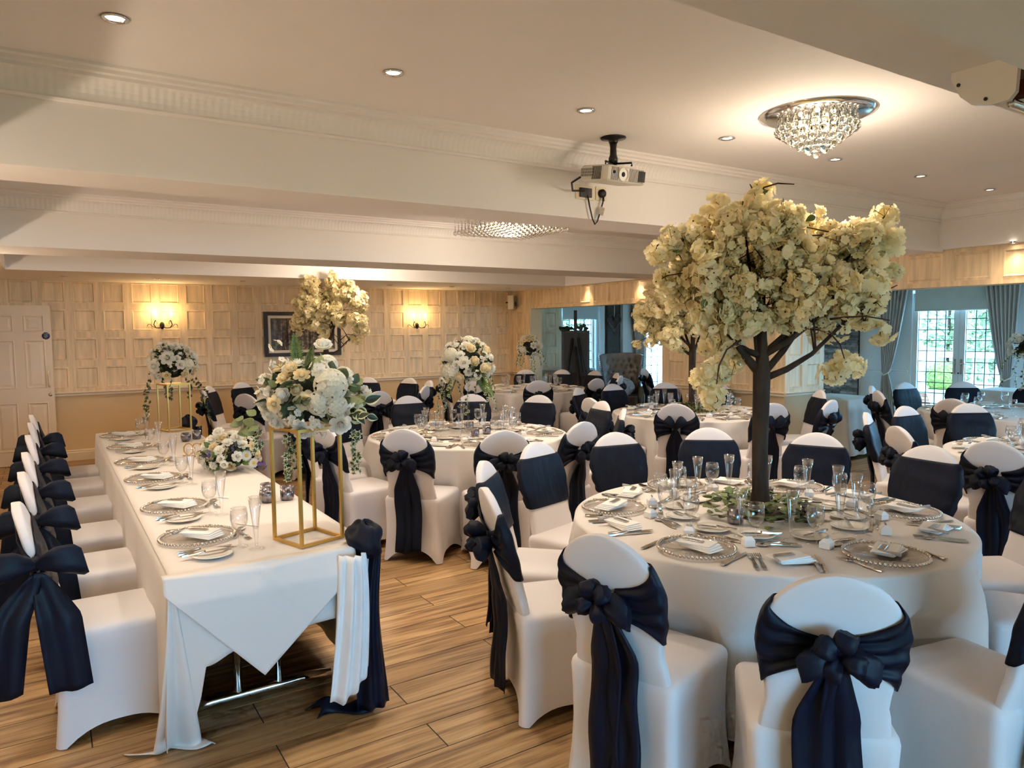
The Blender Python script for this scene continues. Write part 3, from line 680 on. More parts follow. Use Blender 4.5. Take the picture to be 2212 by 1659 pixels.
for x_ in (3.4, 6.4): sconce(x_, 1.79, 'added twin-bulb wall sconce, unseen, brightening the beam faces from beside the front windows', -3.5, PI, 34, (1, .85, .68), 'added sconces beside the front windows')  # unseen lamps added behind the camera to light the beam faces
# framed woodland picture
pc = thing('framed_picture', 'framed woodland painting of tall tree trunks on the panelled wall', 'picture', (3.325, WB-.005, 1.63))
fw, fh = .585, .335
for a, b, c, d_, nm, m_ in ((fw, fh, .055, .04, 'outer_frame', 'darkwood'), (fw-.05, fh-.05, .045, .028, 'slip_mount', 'trim')):
    f = MB(); f.box(-a, a, -d_, -.001, b-c, b).box(-a, a, -d_, -.001, -b, -b+c).box(-a, -a+c, -d_, -.001, -b+c, b-c).box(a-c, a, -d_, -.001, -b+c, b-c); part(nm, f, m_, pc)
part('canvas', MB().box(-.49, .49, -.012, -.004, -.245, .245), 'painting', pc)
# ================================================================== CHAIRS
BZ = [.40, .47, .52, .57, .63, .70, .76]; BW = [.176, .186, .180, .170, .177, .192, .199]
def bw(z): return interp(BZ, BW, z) if z < .78 else .2*math.sqrt(max(0, 1-((z-.78)/.2)**2))
def bt(z): return interp([.40, .46, .55, .75, .95, .98], [.014, .024, .029, .027, .022, .016], z)
def by(z): return -.195-.14*max(0, (z-.42)/.56)**1.15
def bsec(z, a, off=0, n=4.2):
    c, s = math.cos(a), math.sin(a); e = 2/n
    return (math.copysign(abs(c)**e, c)*(bw(z)+off), by(z)+math.copysign(abs(s)**e, s)*(bt(z)+off), z)
zs = [.40, .44, .47, .50, .53, .56, .60, .65, .70, .75, .80, .84, .87, .90, .925, .945, .96, .97, .976, .979]
back = MB(); back.loft([[bsec(z, 2*PI*k/56) for k in range(56)] for z in zs], True, True)
M_BACK = back.mesh('back_cover', 'cover')
# seat cushion and stretched skirt to the four feet
def rrect(n=72, hx=.215, y0=-.232, y1=.222, r=.035):
    pts = []; cy, hy = (y0+y1)/2, (y1-y0)/2; k = n//4
    for q, (sx, sy, a0) in enumerate(((1, 1, 0), (-1, 1, PI/2), (-1, -1, PI), (1, -1, 1.5*PI))):
        cx_, cy_ = sx*(hx-r), cy+sy*(hy-r)
        for j in range(6): a = a0+PI/2*j/5; pts.append((cx_+r*math.cos(a), cy_+r*math.sin(a), None))
        nx, ny = ((-1, 1), (-1, -1), (1, -1), (1, 1))[q]
        a = pts[-1]; b = (nx*(hx-r) if q in (0, 2) else a[0], a[1] if q in (0, 2) else cy-sy*(hy-r))
        for j in range(1, k-5): t = j/(k-5); pts.append((lerp(a[0], b[0], t), lerp(a[1], b[1], t), (t, q)))
    return pts
RR = rrect()
def ring(scale, z): return [(p[0]*scale, -.005+(p[1]+.005)*scale, z) for p in RR]
sc_ = MB(); rings = [ring(.03, .485), ring(.4, .484), ring(.7, .480), ring(.88, .474), ring(.95, .467), ring(.985, .456), ring(1.0, .440)]
for t in (.2, .45, .7, .88, 1.0):
    rr = []
    for x, y, q in RR:
        if q is None: hz, fl = .006, 1.0
        else:
            s_ = abs(2*q[0]-1); amp = .085 if q[1] in (0, 2) else .062
            hz = .006+amp*(1-s_**2.6)**.85; fl = s_**4
        bow = -.016*math.sin(PI*t)*(1-fl*.3)-.010*t*(1-fl); k = 1+(bow+.012*t*fl)/.22
        rr.append((x*k, -.005+(y+.005)*k, lerp(.440, hz, t)))
    rings.append(rr)
sc_.loft(rings, True, False)
n_ = len(RR); base = len(sc_.v)-n_
M_SEAT = sc_.mesh('seat_cover', 'cover')
# navy sash band round the back, gathered to the knot behind
def band_fn(zt_f, zb_f, zt_k, zb_k, seed=0, a0=-PI/2):
    def fn(u, v):
        a = a0+.03+u*(2*PI-.06)        # starts and ends behind the chair
        d = min(u, 1-u)*4                 # 0 at knot, 1 at the sides
        if d >= 1: zt, zb = zt_f, zb_f
        else:
            k = d**.85; zt, zb = lerp(zt_k, zt_f, k), lerp(zb_k, zb_f, k)
        z = lerp(zb, zt, v)
        gather = max(0, 1-d)
        rip = .0085*math.sin(v*PI*7+seed+.8*math.sin(u*30))*gather**.55+.0015*math.sin(v*PI*5+u*9+seed)
        return bsec(z, a, .006+rip+.006*gather)
    return fn
def loops(ang, size, droop=0):
    out = []
    for s in (-1, 1):
        mb = MB()
        def fn(u, v, s=s):
            # u round the puffed loop (upper skin then lower skin), v along it
            L = v; w_ = .014+size*.60*interp([0, .18, .5, .85, 1], [0, .42, .85, 1.0, .72], L)
            a = 2*PI*u; y = -math.sin(a)*(.010+.034*math.sin(PI*min(1, .08+L*.84)))-.011*math.sin(3*a+L*2)*(1-L*.5)-.005*math.sin(7*a+4*L)
            zz = math.cos(a)*w_*(.72+.1*math.sin(2*a)); x = s*L*size*1.25
            ca, sa = math.cos(ang)*1, math.sin(ang)
            return (x*ca-s*0-(zz*sa*s), y-.022-.02*L, x*s*sa+zz*ca-droop*L*L)
        mb.grid(fn, 16, 9, 0, True, True, False)
        mb.add([fn(k/16, 1) for k in range(16)], [tuple(range(16))], True)
        out.append(mb.mesh('bow_loop', 'navy'))
    return out
def tail_mesh(xc, wd, zend, seed, spread=.0, kz=.755):
    def fn(u, v):
        z = lerp(kz, zend+.03*abs(u-.5)*(1 if seed % 2 else -1), v); g = min(1, v*3.2)
        w_ = lerp(.022, wd, g**.7); x = xc*g+spread*v+(u-.5)*w_
        y = (by(max(z, .42))-bt(.5)-.024) if z > .42 else lerp(-.258, -.285, (.42-z)/.42)
        y = min(y, -.262+.0*z) if z < .5 else y
        return (x+.006*math.sin(v*9+seed), y-.010*math.sin(u*PI*3.1+seed)*(.4+.6*g)-.004*math.sin(v*14+seed*2)-.012, z)
    return MB().sheet(fn, 9, 22, .003).mesh('sash_tail', 'navy')
def side_tail(yc, wd, zend, seed, spread):
    # tails of a bow tied on the side edge of the backrest, falling past the seat
    def fn(u, v):
        z = lerp(.74, zend+.02*abs(u-.5), v); g = min(1, v*2.6); w_ = lerp(.03, wd, g**.7)
        x = max(bw(max(z, .44))+.034, .205+.05*g)+.010*math.sin(u*PI*3+seed)*g
        return (x, by(.74)+yc*g+spread*v+(u-.5)*w_, z)
    return MB().sheet(fn, 9, 20, .003).mesh('sash_tail', 'navy')
knot = MB().ball((0, 0, 0), .026, 12, 8, sq=(.95, .8, 1.15)).mesh('bow_knot', 'navy')
def bow_variant(kind):
    r = random.Random(kind)
    bd = MB().sheet(band_fn(.902, .617, .80, .70, kind, 0 if kind == 3 else -PI/2), 72, 24, .003).mesh('sash_band', 'navy')
    if kind == 0: lp, tl = loops(-.25, .085, .02), [tail_mesh(-.035, .125, .075, 1), tail_mesh(.03, .115, .11, 2, .01)]
    elif kind == 1: lp, tl = loops(.75, .095, .0), [tail_mesh(-.03, .12, .10, 3, -.01), tail_mesh(.035, .125, .14, 4)]
    elif kind == 2: lp, tl = loops(.05, .10, .035), [tail_mesh(-.025, .13, .065, 5), tail_mesh(.04, .12, .16, 6, .015)]
    else: lp, tl = loops(.22, .135, .04), [side_tail(-.085, .15, .27, 7, -.06), side_tail(.045, .15, .25, 8, .045)]
    return bd, lp, tl
BOWS = [bow_variant(k) for k in range(4)]
PUFF = loops(.95, .058, .0)+loops(-.75, .052, .0)
def make_chair(top, face, kind, label, group):
    """top: floor point below the top of the backrest; face: unit vector the sitter looks along"""
    d = Vector((face[0], face[1])).normalized(); o = Vector(top)+d*.335
    t = thing('banquet_chair', label, 'chair', (o.x, o.y, 0), math.atan2(d.y, d.x)-PI/2, group)
    ob('seat_cover', M_SEAT, t); ob('back_cover', M_BACK, t)
    bd, lp, tl = BOWS[kind]; ob('sash_band', bd, t)
    ky = by(.76)-bt(.76)-.022; kp, kr = (0, ky-.005, .762), (0, 0, 0)
    if kind == 3: kp, kr = (bw(.76)+.026, by(.76), .775), (0, 0, PI/2)
    ob('bow_knot', knot, t, kp, kr)
    for m_ in lp: ob('bow_loop', m_, t, kp, kr)
    if kind in (0, 2):
        for m_ in PUFF: ob('bow_loop', m_, t, (kp[0], kp[1]-.018, kp[2]+.004), (0, .25 if kind else -.35, 0))
    for m_ in tl: ob('sash_tail', m_, t)
    return t
# ================================================================== ROUND TABLES
TAB = {  # centre, radius, how the table is told apart
 'A': ((2.86, 2.25), .89, 'the table with the large blossom tree'),
 'B': ((3.08, 5.53), .86, 'the table with the clear-stemmed rose arrangement'),
 'C': ((5.88, 5.52), .87, 'the table with the mossy blossom tree'),
 'D': ((6.22, 9.20), .87, 'the round table below the corner loudspeaker'),
 'E': ((3.02, 9.15), .87, 'the blossom-tree table before the woodland picture'),
 'F': ((6.02, 2.02), .87, 'the round table by the french-door opening'),
 'G': ((8.45, 3.50), .87, 'the daylit round table in the side room')}
CH = {  # backrest-top floor points measured for each chair, bow kind
 'A': [(1.52, 1.83, 2), (1.80, 1.16, 0), (4.20, 2.15, 0), (4.14, 2.88, 1), (3.80, 3.42, 0), (3.16, 3.63, 2), (2.47, 3.60, 0), (1.88, 3.23, 2), (1.62, 2.66, 0), (2.60, .86, 1), (3.62, .98, 0), (4.12, 1.50, 2)],
 'B': [(2.08, 4.64, 0), (2.59, 4.14, 2), (3.31, 4.19, 0), (3.18, 7.00, 0), (3.82, 6.76, 1), (4.32, 6.21, 0), (4.42, 5.30, 2), (4.12, 4.70, 0), (1.70, 5.28, 0), (1.74, 6.02, 2), (2.35, 6.72, 1)],
 'C': [(4.77, 4.70, 1), (5.50, 4.20, 1), (6.57, 6.65, 0), (6.99, 6.20, 0), (4.72, 5.62, 2), (5.22, 6.66, 0), (6.86, 4.86, 0), (6.14, 4.06, 1), (5.90, 6.90, 0)],
 'D': [(5.58, 8.05, 0), (7.0, 10.34, 0), (7.35, 9.95, 2), (7.6, 9.34, 0), (6.40, 7.80, 2), (4.84, 9.47, 1), (4.90, 8.62, 0), (5.97, 10.5, 0), (7.42, 8.55, 0), (7.06, 8.05, 1)],
 'E': [(1.58, 9.45, 0), (2.06, 10.30, 0), (1.84, 8.42, 2), (4.05, 10.20, 0), (4.42, 9.72, 0), (3.94, 8.20, 0), (4.42, 8.98, 1), (3.17, 7.76, 0), (1.74, 9.95, 1), (2.40, 7.92, 0)],
 'F': [(5.44, 3.30, 0), (4.92, 2.68, 2), (6.13, 3.34, 0), (6.72, 3.10, 0), (4.68, 2.03, 0), (5.10, 1.05, 1)],
 'G': [(7.95, 4.74, 1), (7.42, 4.36, 1), (8.74, 4.80, 0), (7.12, 3.46, 1), (9.37, 4.44, 0), (9.75, 3.84, 0)]}
SHORT = {'A': 'the large blossom-tree table', 'B': 'the clear-stemmed rose table', 'C': 'the mossy blossom-tree table', 'D': 'the table below the loudspeaker', 'E': 'the table before the picture', 'F': 'the table by the opening', 'G': 'the daylit side-room table'}
LAND = [(.74, 2.9, 'the draped table end'), (.74, 5.2, 'the top table'), (.98, 7.4, 'the far gold stand'), (-.3, 11, 'the white door'), (3.3, 11.1, 'the picture'), (1.37, 11.1, 'the wall sconce'), (5.24, 11.1, 'the second sconce'), (7.1, 11.0, 'the loudspeaker'), (8.1, 10.4, 'the easel'),
        (8.78, 10.0, 'the wing armchair'), (7.3, 6.3, 'the oak pillar'), (12.2, 5.9, 'the french doors'), (12.2, 8.2, 'the slate wall')]
def relax(k):
    # neighbours keep elbow room: at least 27 degrees apart, backs 1.36 m or more from the middle
    (cx, cy), _, _ = TAB[k]; c = sorted([[math.atan2(y-cy, x-cx), math.hypot(x-cx, y-cy), b] for x, y, b in CH[k]]); g = math.radians(27.2)
    for it in range(200):
        for i in range(len(c)):
            j = (i+1) % len(c); d = (c[j][0]-c[i][0]) % (2*PI)
            if d < g: c[i][0] -= (g-d)/2; c[j][0] += (g-d)/2
    CH[k] = [(cx+max(1.36, r)*math.cos(a), cy+max(1.36, r)*math.sin(a), b) for a, r, b in c]
for k in CH: relax(k)
def chair_label(k, x, y):
    (cx, cy), _, _ = TAB[k]; o = math.atan2(y-cy, x-cx); best = None
    L = LAND+[(TAB[q][0][0], TAB[q][0][1], SHORT[q].replace('table below the loudspeaker', 'far corner table').replace('the table before the picture', 'the picture table').replace('the table by the opening', 'the opening table')) for q in TAB if q != k and q in 'ABCEFG']
    for lx, ly, nm in L:
        b = math.atan2(ly-y, lx-x); dist = math.hypot(lx-x, ly-y)
        for tgt, word in ((o, 'its back to'), (o+PI, 'facing')):
            e = abs((b-tgt+PI) % (2*PI)-PI)+.02*dist
            if best is None or e < best[0]: best = (e, word+' '+nm)
    return 'navy-bowed white chair at '+SHORT[k]+', '+best[1]
def table_cloth(k):
    (cx, cy), R_, ph = TAB[k]; q = random.Random(ord(k)); angs = [math.atan2(y-cy, x-cx) for x, y, _ in CH[k]]
    mb = MB(); N = 144; rings = []
    ph1, ph2, ph3 = q.uniform(0, 6), q.uniform(0, 6), q.uniform(0, 6)
    for r_ in (.02, .45, .8, .95, .985): rings.append([(r_*R_*math.cos(2*PI*j/N), r_*R_*math.sin(2*PI*j/N), .756) for j in range(N)])
    for t, z in ((0, .752), (.04, .742), (.12, .70), (.25, .62), (.4, .53), (.55, .43), (.7, .33), (.85, .2), (1, .07)):
        rr = []
        for j in range(N):
            a = 2*PI*j/N; push = 0
            for c in angs:
                dd = abs((a-c+PI) % (2*PI)-PI)
                push = max(push, max(0, 1-max(0, dd-.13)/.16))
            push *= min(1, max(0, (.60-z)/.12))
            fold = (.036*math.sin(9*a+ph1)+.024*math.sin(17*a+ph2+t)+.014*math.sin(29*a+ph3))*min(1, t*3.2)
            r_ = R_+.004+.045*t+fold; r_ = lerp(r_, min(r_, .775+.4*fold), push)
            rr.append((r_*math.cos(a), r_*math.sin(a), z+.012*math.sin(5*a+ph2)*t))
        rings.append(rr)
    mb.loft(rings, True, False)
    o = part('tablecloth', mb, 'cloth', loc=(cx, cy, 0))
    tag(o, 'long white tablecloth covering '+ph, 'tablecloth')
    t = thing('round_table', 'round wooden tabletop and legs under the cloth, '+ph, 'table', (cx, cy, 0))
    part('tabletop', MB().lathe([(0.0, .722), (R_-.03, .722), (R_-.02, .73), (R_-.02, .744), (0, .745)], 48), 'darkwood', t)
    for j in range(4):
        a = PI/4+j*PI/2; part('leg', MB().tube([(.36*math.cos(a), .36*math.sin(a), .722), (.42*math.cos(a), .42*math.sin(a), .0)], .016, 8), 'chrome', t)
for k in TAB:
    table_cloth(k); (cx, cy), R_, ph = TAB[k]
    for x, y, kind in CH[k]:
        f_ = Vector((cx-x, cy-y)); dist = f_.length
        p = Vector((x, y))
        if dist < 1.30: p = Vector((cx, cy))-f_.normalized()*1.30
        make_chair(p, f_, kind, chair_label(k, x, y), 'chairs around '+ph)
# two spare chairs further into the side room
make_chair((8.62, 9.25), (.9, -.3), 1, 'white covered chair with navy bow standing alone by the wing armchair', 'spare chairs in the side room')
make_chair((9.25, 9.05), (.9, -.35), 0, 'white covered chair with navy bow standing alone by the wing armchair', 'spare chairs in the side room')
# ================================================================== TOP TABLE
TX0, TX1, TY0, TY1, TZ = .355, 1.125, 2.92, 7.62, .755
LY = [3.542, 4.321, 5.041, 5.906, 6.75, 7.40]
ORD = ['first', 'second', 'third', 'fourth', 'fifth', 'sixth']
for i, y in enumerate(LY):
    make_chair((-.135, y), (1, 0), 3, 'white covered chair with big navy bow, %s along the top table from its draped end' % ORD[i], 'chairs along the top table')
tt = thing('top_table', 'long rectangular top table on chrome pedestal feet under white cloths', 'table', (.74, 0, 0))
part('tabletop', MB().box(-.375, .375, TY0+.02, TY1-.02, .715, .745), 'darkwood', tt)
for y in (3.31, 5.2, 7.2):
    part('foot_rail', MB().tube([(-.33, y, .032), (-.2, y, .045), (.2, y, .045), (.33, y, .032)], .026, 12), 'chrome', tt)
    for x in (-.09, .09): part('leg_post', MB().tube([(x, y, .04), (x, y, .715)], .02, 12), 'chrome', tt)
part('stretcher_bar', MB().tube([(0, 3.31, .6), (0, 7.2, .6)], .016, 8), 'chrome', tt)
tp = MB()   # table cloths: flat top with soft edges and hanging sides
def drop(p0, p1, hem, nrm, n=60, amp=.012, seed=0):
    def fn(u, v):
        x, y = lerp(p0[0], p1[0], u), lerp(p0[1], p1[1], u); zb = hem(u)
        z = lerp(TZ-.004, zb, v); f_ = amp*v*(math.sin(u*n*.55+seed)+.6*math.sin(u*n*1.3+seed*2))
        e = .006+.012*min(1, v*6)+.012*v+f_
        return (x+nrm[0]*e, y+nrm[1]*e, z)
    return fn
mc = MB()
mc.sheet(lambda u, v: (lerp(TX0-.01, TX1+.01, u), lerp(TY0-.008, TY1+.01, v), TZ-.0015-.004*(abs(2*u-1)**24+abs(2*v-1)**60)), 24, 60, .003)
def hem_left(u): return .30+.05*math.sin(u*23)+.16*math.sin(u*PI*3)**2
mc.sheet(drop((TX0, TY0), (TX0, TY1), lambda u: .08+.06*abs(math.sin(u*PI*2.5)), (-1, 0), 70, .010, 1), 80, 10, .003)
mc.sheet(drop((TX1, TY0), (TX1, TY1), lambda u: .03+.05*abs(math.sin(u*PI*2.5)), (1, 0), 70, .014, 2), 80, 10, .003)
mc.sheet(drop((TX0, TY1), (TX1, TY1), lambda u: .2, (0, 1), 20, .01, 3), 20, 8, .003)
o = part('tablecloth', mc, 'cloth'); tag(o, 'long white cloth covering the top table and hanging down its sides', 'tablecloth')
# under-cloth on the near end, with its corner tail trailing on the floor
nc = MB()
def near_hem(u):     # u from the left corner to the right one
    return interp([0, .08, .11, .15, .3, .8, 1], [.004, .004, .16, .38, .425, .465, .48], u)
nc.sheet(lambda u, v: (lerp(TX0-.012, TX1, u)+.0*v, TY0-.010-.010*v-.010*v*math.sin(u*9)-.02*v*(1-v)*math.sin(u*22)+.24*((TZ-lerp(TZ-.004, near_hem(u), v))/TZ)**2.4*max(0, 1-u*2.6), lerp(TZ-.004, near_hem(u), v)), 48, 14, .003)
def tail(u, v):
    # a cone of cloth falling from the corner, swept back and spreading on the floor
    a = lerp(-.9, 1.0, u); z = lerp(TZ-.02, .006, min(1, v*1.12)); k = min(1, v*1.12)
    rad = .012+.10*k**1.2; fold = .026*math.sin(u*PI*3.4)*k
    x = TX0-.008+(rad+fold)*math.sin(a)*1.05+.025*k; y = TY0-.012-(rad*.30+fold)*math.cos(a)+.20*k**2.2
    if v > .893:
        e = (v-.893)/.107; x += -.10*e*(1-u)+.05*e*u; y += .06*e*(1-u)-.08*e*u
    return (x, y, z+.012*max(0, math.sin(u*PI*3))*(v > .893))
nc.sheet(tail, 26, 26, .003)
o = part('cloth_end_drape', nc, 'cloth'); tag(o, 'white under-cloth draping the near end of the top table, its corner trailing on the floor', 'tablecloth')
# folded square overlay, pointing down at the near end
oc = MB()
A_, B_, C_ = Vector((TX0-.03, 0, .655)), Vector((.775, 0, .255)), Vector((1.02, 0, .60))
xs = [.318, .665, .955, 1.06]; zsn = [.70, .312, .572, .665]
def over(u, v):
    x = lerp(.320, 1.06, u); zb = [zsn[i]+(zsn[i+1]-zsn[i])*(x-xs[i])/(xs[i+1]-xs[i]) for i in range(len(xs)-1) if xs[i] <= x <= xs[i+1]+1e-6][0]
    z = lerp(TZ+.001, zb, v); e = TZ-z
    y = TY0-.020-.030*min(1, e/.1)-.015*e
    cr = abs((x-.70)+(z-.70)*.85); cr2 = abs((x-.70)-(z-.70)*1.25)
    y -= .006*max(0, 1-cr/.018)+.005*max(0, 1-cr2/.018)
    if v == 0: y = TY0+.02
    return (x, y, z)
oc.sheet(over, 61, 26, .003)
o = part('cloth_overlay', oc, 'cloth'); tag(o, 'white square overlay cloth hanging to a point at the near end of the top table', 'tablecloth')
# white organza swag and navy satin swag at the near right corner
og = MB()
def org(u, v):
    k = v; wd = lerp(.11, .17, k**.7); a = lerp(-.5, .55, u)
    x = 1.035+a*wd-.035*k*k; y = TY0-.045-.055*math.sin(u*PI)-.014*math.sin(u*PI*7+v*2)-.02*k; z = lerp(.735, .13+.14*abs(u-.25)-.10*max(0, .3-u), k)
    return (x, y, z)
og.sheet(org, 30, 20, .002)
tag(part('organza_swag', og, 'organza'), 'white organza swag hanging from the near corner of the top table', 'swag')
nv = thing('navy_swag', 'navy satin swag knotted at the near corner of the top table, trailing on floor', 'swag', (0, 0, 0))
def nsw(u, v):
    k = v; wd = lerp(.07, .15, k**.6); a = u-.5
    x = 1.150+a*wd-.02*math.sin(k*4)-.03*k; y = TY0+.005-.035*math.sin(u*PI)-.012*math.sin(u*PI*5+v*3); z = lerp(.75, .02, k)
    return (x, y, z)
part('hanging_tail', MB().sheet(nsw, 20, 26, .003), 'navy', nv)
def nfl(u, v):
    return (lerp(.90, 1.13, v)+.03*math.sin(u*4), TY0+.06+.10*u-.05*v+.03*math.sin(v*6), .006+.05*math.sin(u*PI)*(.6+.4*math.sin(v*9)))
part('floor_fold', MB().sheet(nfl, 12, 20, .003), 'navy', nv)
def nbow(u, v):
    a = 2*PI*u; f_ = -PI/2+PI*v; r_ = .082*(1+.10*math.sin(3*a+f_*2)+.09*math.sin(5*f_+2*a)+.05*math.sin(6*a-3*f_))
    return (1.115+r_*math.cos(f_)*math.cos(a)*.95, TY0+.005+r_*math.cos(f_)*math.sin(a)*1.0, .765+r_*math.sin(f_)*1.0)
part('knotted_bow', MB().grid(nbow, 26, 18, 0, True, True), 'navy', nv)
n2 = thing('navy_swag', 'navy satin swag knotted at the far corner of the top table', 'swag', (0, 0, 0))
part('knotted_bow', MB().grid(lambda u, v: tuple(Vector(nbow(u, v))+Vector((.02, TY1-TY0, .015))), 20, 14, 0, True, True), 'navy', n2)
part('hanging_tail', MB().sheet(lambda u, v: (1.19+(u-.5)*.13, TY1+.03*math.sin(u*7), lerp(.75, .03, v)), 10, 14, .003), 'navy', n2)
# ================================================================== PLACE SETTINGS
def flat(outline, z0, z1):
    mb = MB(); mb.loft([[(x, y, z0) for x, y in outline], [(x, y, z1) for x, y in outline]], True, True, 0, False); return mb
def handle(mb, y0, y1, w0=.005, w1=.0105, t=.004):
    ys = [y0, lerp(y0, y1, .25), lerp(y0, y1, .6), y1-.006, y1]; ws = [w1*.7, w1, w1*.75, w0*.9, w0*.7]
    mb.loft([[(-w, y, .002+z_) , (w, y, .002+z_), (w*.8, y, .002+t+z_), (-w*.8, y, .002+t+z_)] for y, w, z_ in zip(ys, ws, (0, 0, .001, .004, .004))], True, True, 0, False)
def fork_mesh():
    mb = MB(); handle(mb, -.10, .025)
    mb.loft([[(-w, y, z), (w, y, z), (w, y, z+.002), (-w, y, z+.002)] for y, w, z in ((.02, .004, .006), (.04, .012, .005), (.055, .0125, .003))], True, True)
    for k in range(4): x = -.0108+k*.0072; mb.box(x-.0017, x+.0017, .054, .095, .003, .005)
    return mb.mesh('fork', 'silver')
def knife_mesh(L=.115):
    mb = MB(); handle(mb, -.10, -.01, .006, .0095, .007)
    mb.loft([[(-.006, y, .002), (w, y, .002), (w, y, .0045), (-.006, y, .0045)] for y, w in ((-.012, .006), (.02, .0105), (L*.75, .0105), (L, -.002))], True, True, 0, False)
    return mb.mesh('knife', 'silver')
def spoon_mesh():
    mb = MB(); handle(mb, -.09, .04); mb.ball((0, .065, .006), .02, 12, 6, sq=(.95, 1.5, .28)); return mb.mesh('spoon', 'silver')
FORK, KNIFE, SPOON, BKNIFE = fork_mesh(), knife_mesh(), spoon_mesh(), knife_mesh(.075)
SIDEP = MB().lathe([(0, .003), (.05, .003), (.058, .008), (.078, .012), (.08, .014), (.078, .0155), (.056, .010), (.05, .006), (0, .006)], 28).mesh('side_plate', 'china')
CHARG = MB().lathe([(0, .002), (.10, .002), (.112, .007), (.152, .011), (.152, .014), (.112, .0105), (.098, .006), (0, .006)], 36).mesh('glass_plate', 'plateglass')
_b = MB()
for k in range(60): _b.ball((.155*math.cos(2*PI*k/60), .155*math.sin(2*PI*k/60), .013), .0076, 6, 4)
BEADS = _b.mesh('bead_rim', 'bead')
WINE = MB().lathe([(.034, .001), (.034, .003), (.012, .006), (.005, .012), (.0045, .05), (.006, .066), (.018, .076), (.031, .094), (.0365, .118), (.036, .14), (.032, .168), (.0312, .168), (.0352, .14), (.0355, .118), (.030, .096), (.016, .079), (0, .074)], 20).mesh('wine_glass', 'glass')
FLUTE = MB().lathe([(.032, .001), (.032, .003), (.01, .006), (.005, .012), (.006, .03), (.010, .075), (.013, .10), (.021, .165), (.028, .222), (.0272, .222), (.020, .165), (.0115, .10), (.006, .086), (0, .085)], 18).mesh('champagne_flute', 'glass')
NAPK = []
for v in range(3):
    q = random.Random(v); mb = MB()
    for k in range(4):
        a = (k-1)*.10+q.uniform(-.03, .03); dx, dy = k*.010, -k*.004; zz = .004+(3-k)*.0055; st = len(mb.v)
        mb.rbox(-.075+dx, .075+dx, -.045, .045, zz, zz+.0055, .006, 0, 2)
        mb.xform(Matrix.Rotation(-a, 4, 'Z'), st)
    NAPK.append(mb.mesh('napkin', 'napkin'))
OPEN = MB().rbox(-.043, .043, -.0135, .0135, 0, .003, .008).mesh('opener_body', 'tag')
TASS = MB().tube([(-.04, 0, .002), (-.055, -.012, .003), (-.062, -.03, .002)], .0022, 5).tube([(-.062, -.03, .003), (-.068, -.055, .0025), (-.072, -.075, .001)], [.003, .006, .0075], 7).mesh('tassel', 'tassel')
_b = MB().box(-.022, .022, -.022, .022, 0, .026); _b.loft([[(-.022, y, .026), (.022, y, .026), (.014, y*.3, .040), (-.014, y*.3, .040)] for y in (-.022, .022)], True, True, 0, False)
BOXM = _b.mesh('box_body', 'card'); RIBB = MB().ball((-.006, 0, .046), .007, 8, 5, sq=(1.2, .5, .7)).ball((.006, 0, .046), .007, 8, 5, sq=(1.2, .5, .7)).mesh('ribbon_bow', 'tassel')
VOT = [MB().lathe([(.030, 0), (.036, .01), (.036, .075), (.033, .075), (.032, .02), (0, .018)], 20, cap0=True).mesh('votive_glass', 'mercury'),
       MB().lathe([(.026, 0), (.038, .02), (.042, .045), (.036, .072), (.033, .072), (.038, .045), (0, .02)], 20, cap0=True).mesh('votive_glass', 'mercury')]
CANDL = MB().lathe([(.022, .02), (.022, .04), (0, .041)], 14).mesh('tealight', 'card')
CARD = flat([(-.07, 0), (.07, 0), (.05, .025), (-.07, .012)], .001, .004).mesh('place_card', 'card')
class Place:
    def __init__(s, ox, oy, rz, z, ph): s.o = Vector((ox, oy)); s.rz = rz; s.z = z; s.ph = ph; s.c, s.s = math.cos(rz), math.sin(rz)
    def put(s, name, me, x, y, a, cat, label, group, z=0, parts=(), jit=.006):
        x += rnd.uniform(-jit, jit); y += rnd.uniform(-jit, jit); a += rnd.uniform(-.06, .06)
        loc = (s.o.x+x*s.c-y*s.s, s.o.y+x*s.s+y*s.c, s.z+z); lab = label+' '+s.ph; grp = group+' '+s.ph
        if parts:
            t = thing(name, lab, cat, loc, s.rz+a, grp)
            for nm, m_ in parts: ob(nm, m_, t)
            return t
        return tag(ob(name, me, None, loc, (0, 0, s.rz+a)), lab, cat, grp)
def setting(p, full, charger, i, edge=0):
    P = p.put
    if charger: P('charger_plate', None, 0, .185, 0, 'plate', 'glass charger with silver beaded rim on', 'chargers on', 0, (('glass_plate', CHARG), ('bead_rim', BEADS)))
    nz = .010 if charger else .001; na = rnd.uniform(-.5, .5)
    ny = .185 if charger else .165
    P('napkin', NAPK[i % 3], 0, ny, na, 'napkin', ('folded white napkin on a charger on' if charger else 'folded white napkin lying on'), 'napkins on', nz)
    if full: P('bottle_opener', None, -.01, ny, na, 'bottle opener', 'silver bottle-opener favour with tassel on', 'bottle openers on', nz+.0275, (('opener_body', OPEN), ('tassel', TASS)), 0)
    w_ = .170 if charger else .098
    P('dinner_fork', FORK, -w_, .155, 0, 'fork', 'silver dinner fork laid on', 'forks on', jit=.002)
    P('dinner_knife', KNIFE, w_, .155, 0, 'knife', 'silver dinner knife laid on', 'knives on', jit=.002)
    if full:
        if not charger:
            P('dinner_fork', FORK, -w_-.026, .15, 0, 'fork', 'silver dinner fork laid on', 'forks on', jit=.002)
            P('dinner_knife', KNIFE, w_+.026, .15, 0, 'knife', 'silver dinner knife laid on', 'knives on', jit=.002)
        P('dessert_spoon', SPOON, .01, .375, PI/2+.1, 'spoon', 'silver dessert spoon laid on', 'spoons on')
        P('dessert_fork', FORK, -.01, .412, -PI/2, 'fork', 'silver dessert fork laid on', 'dessert forks on')
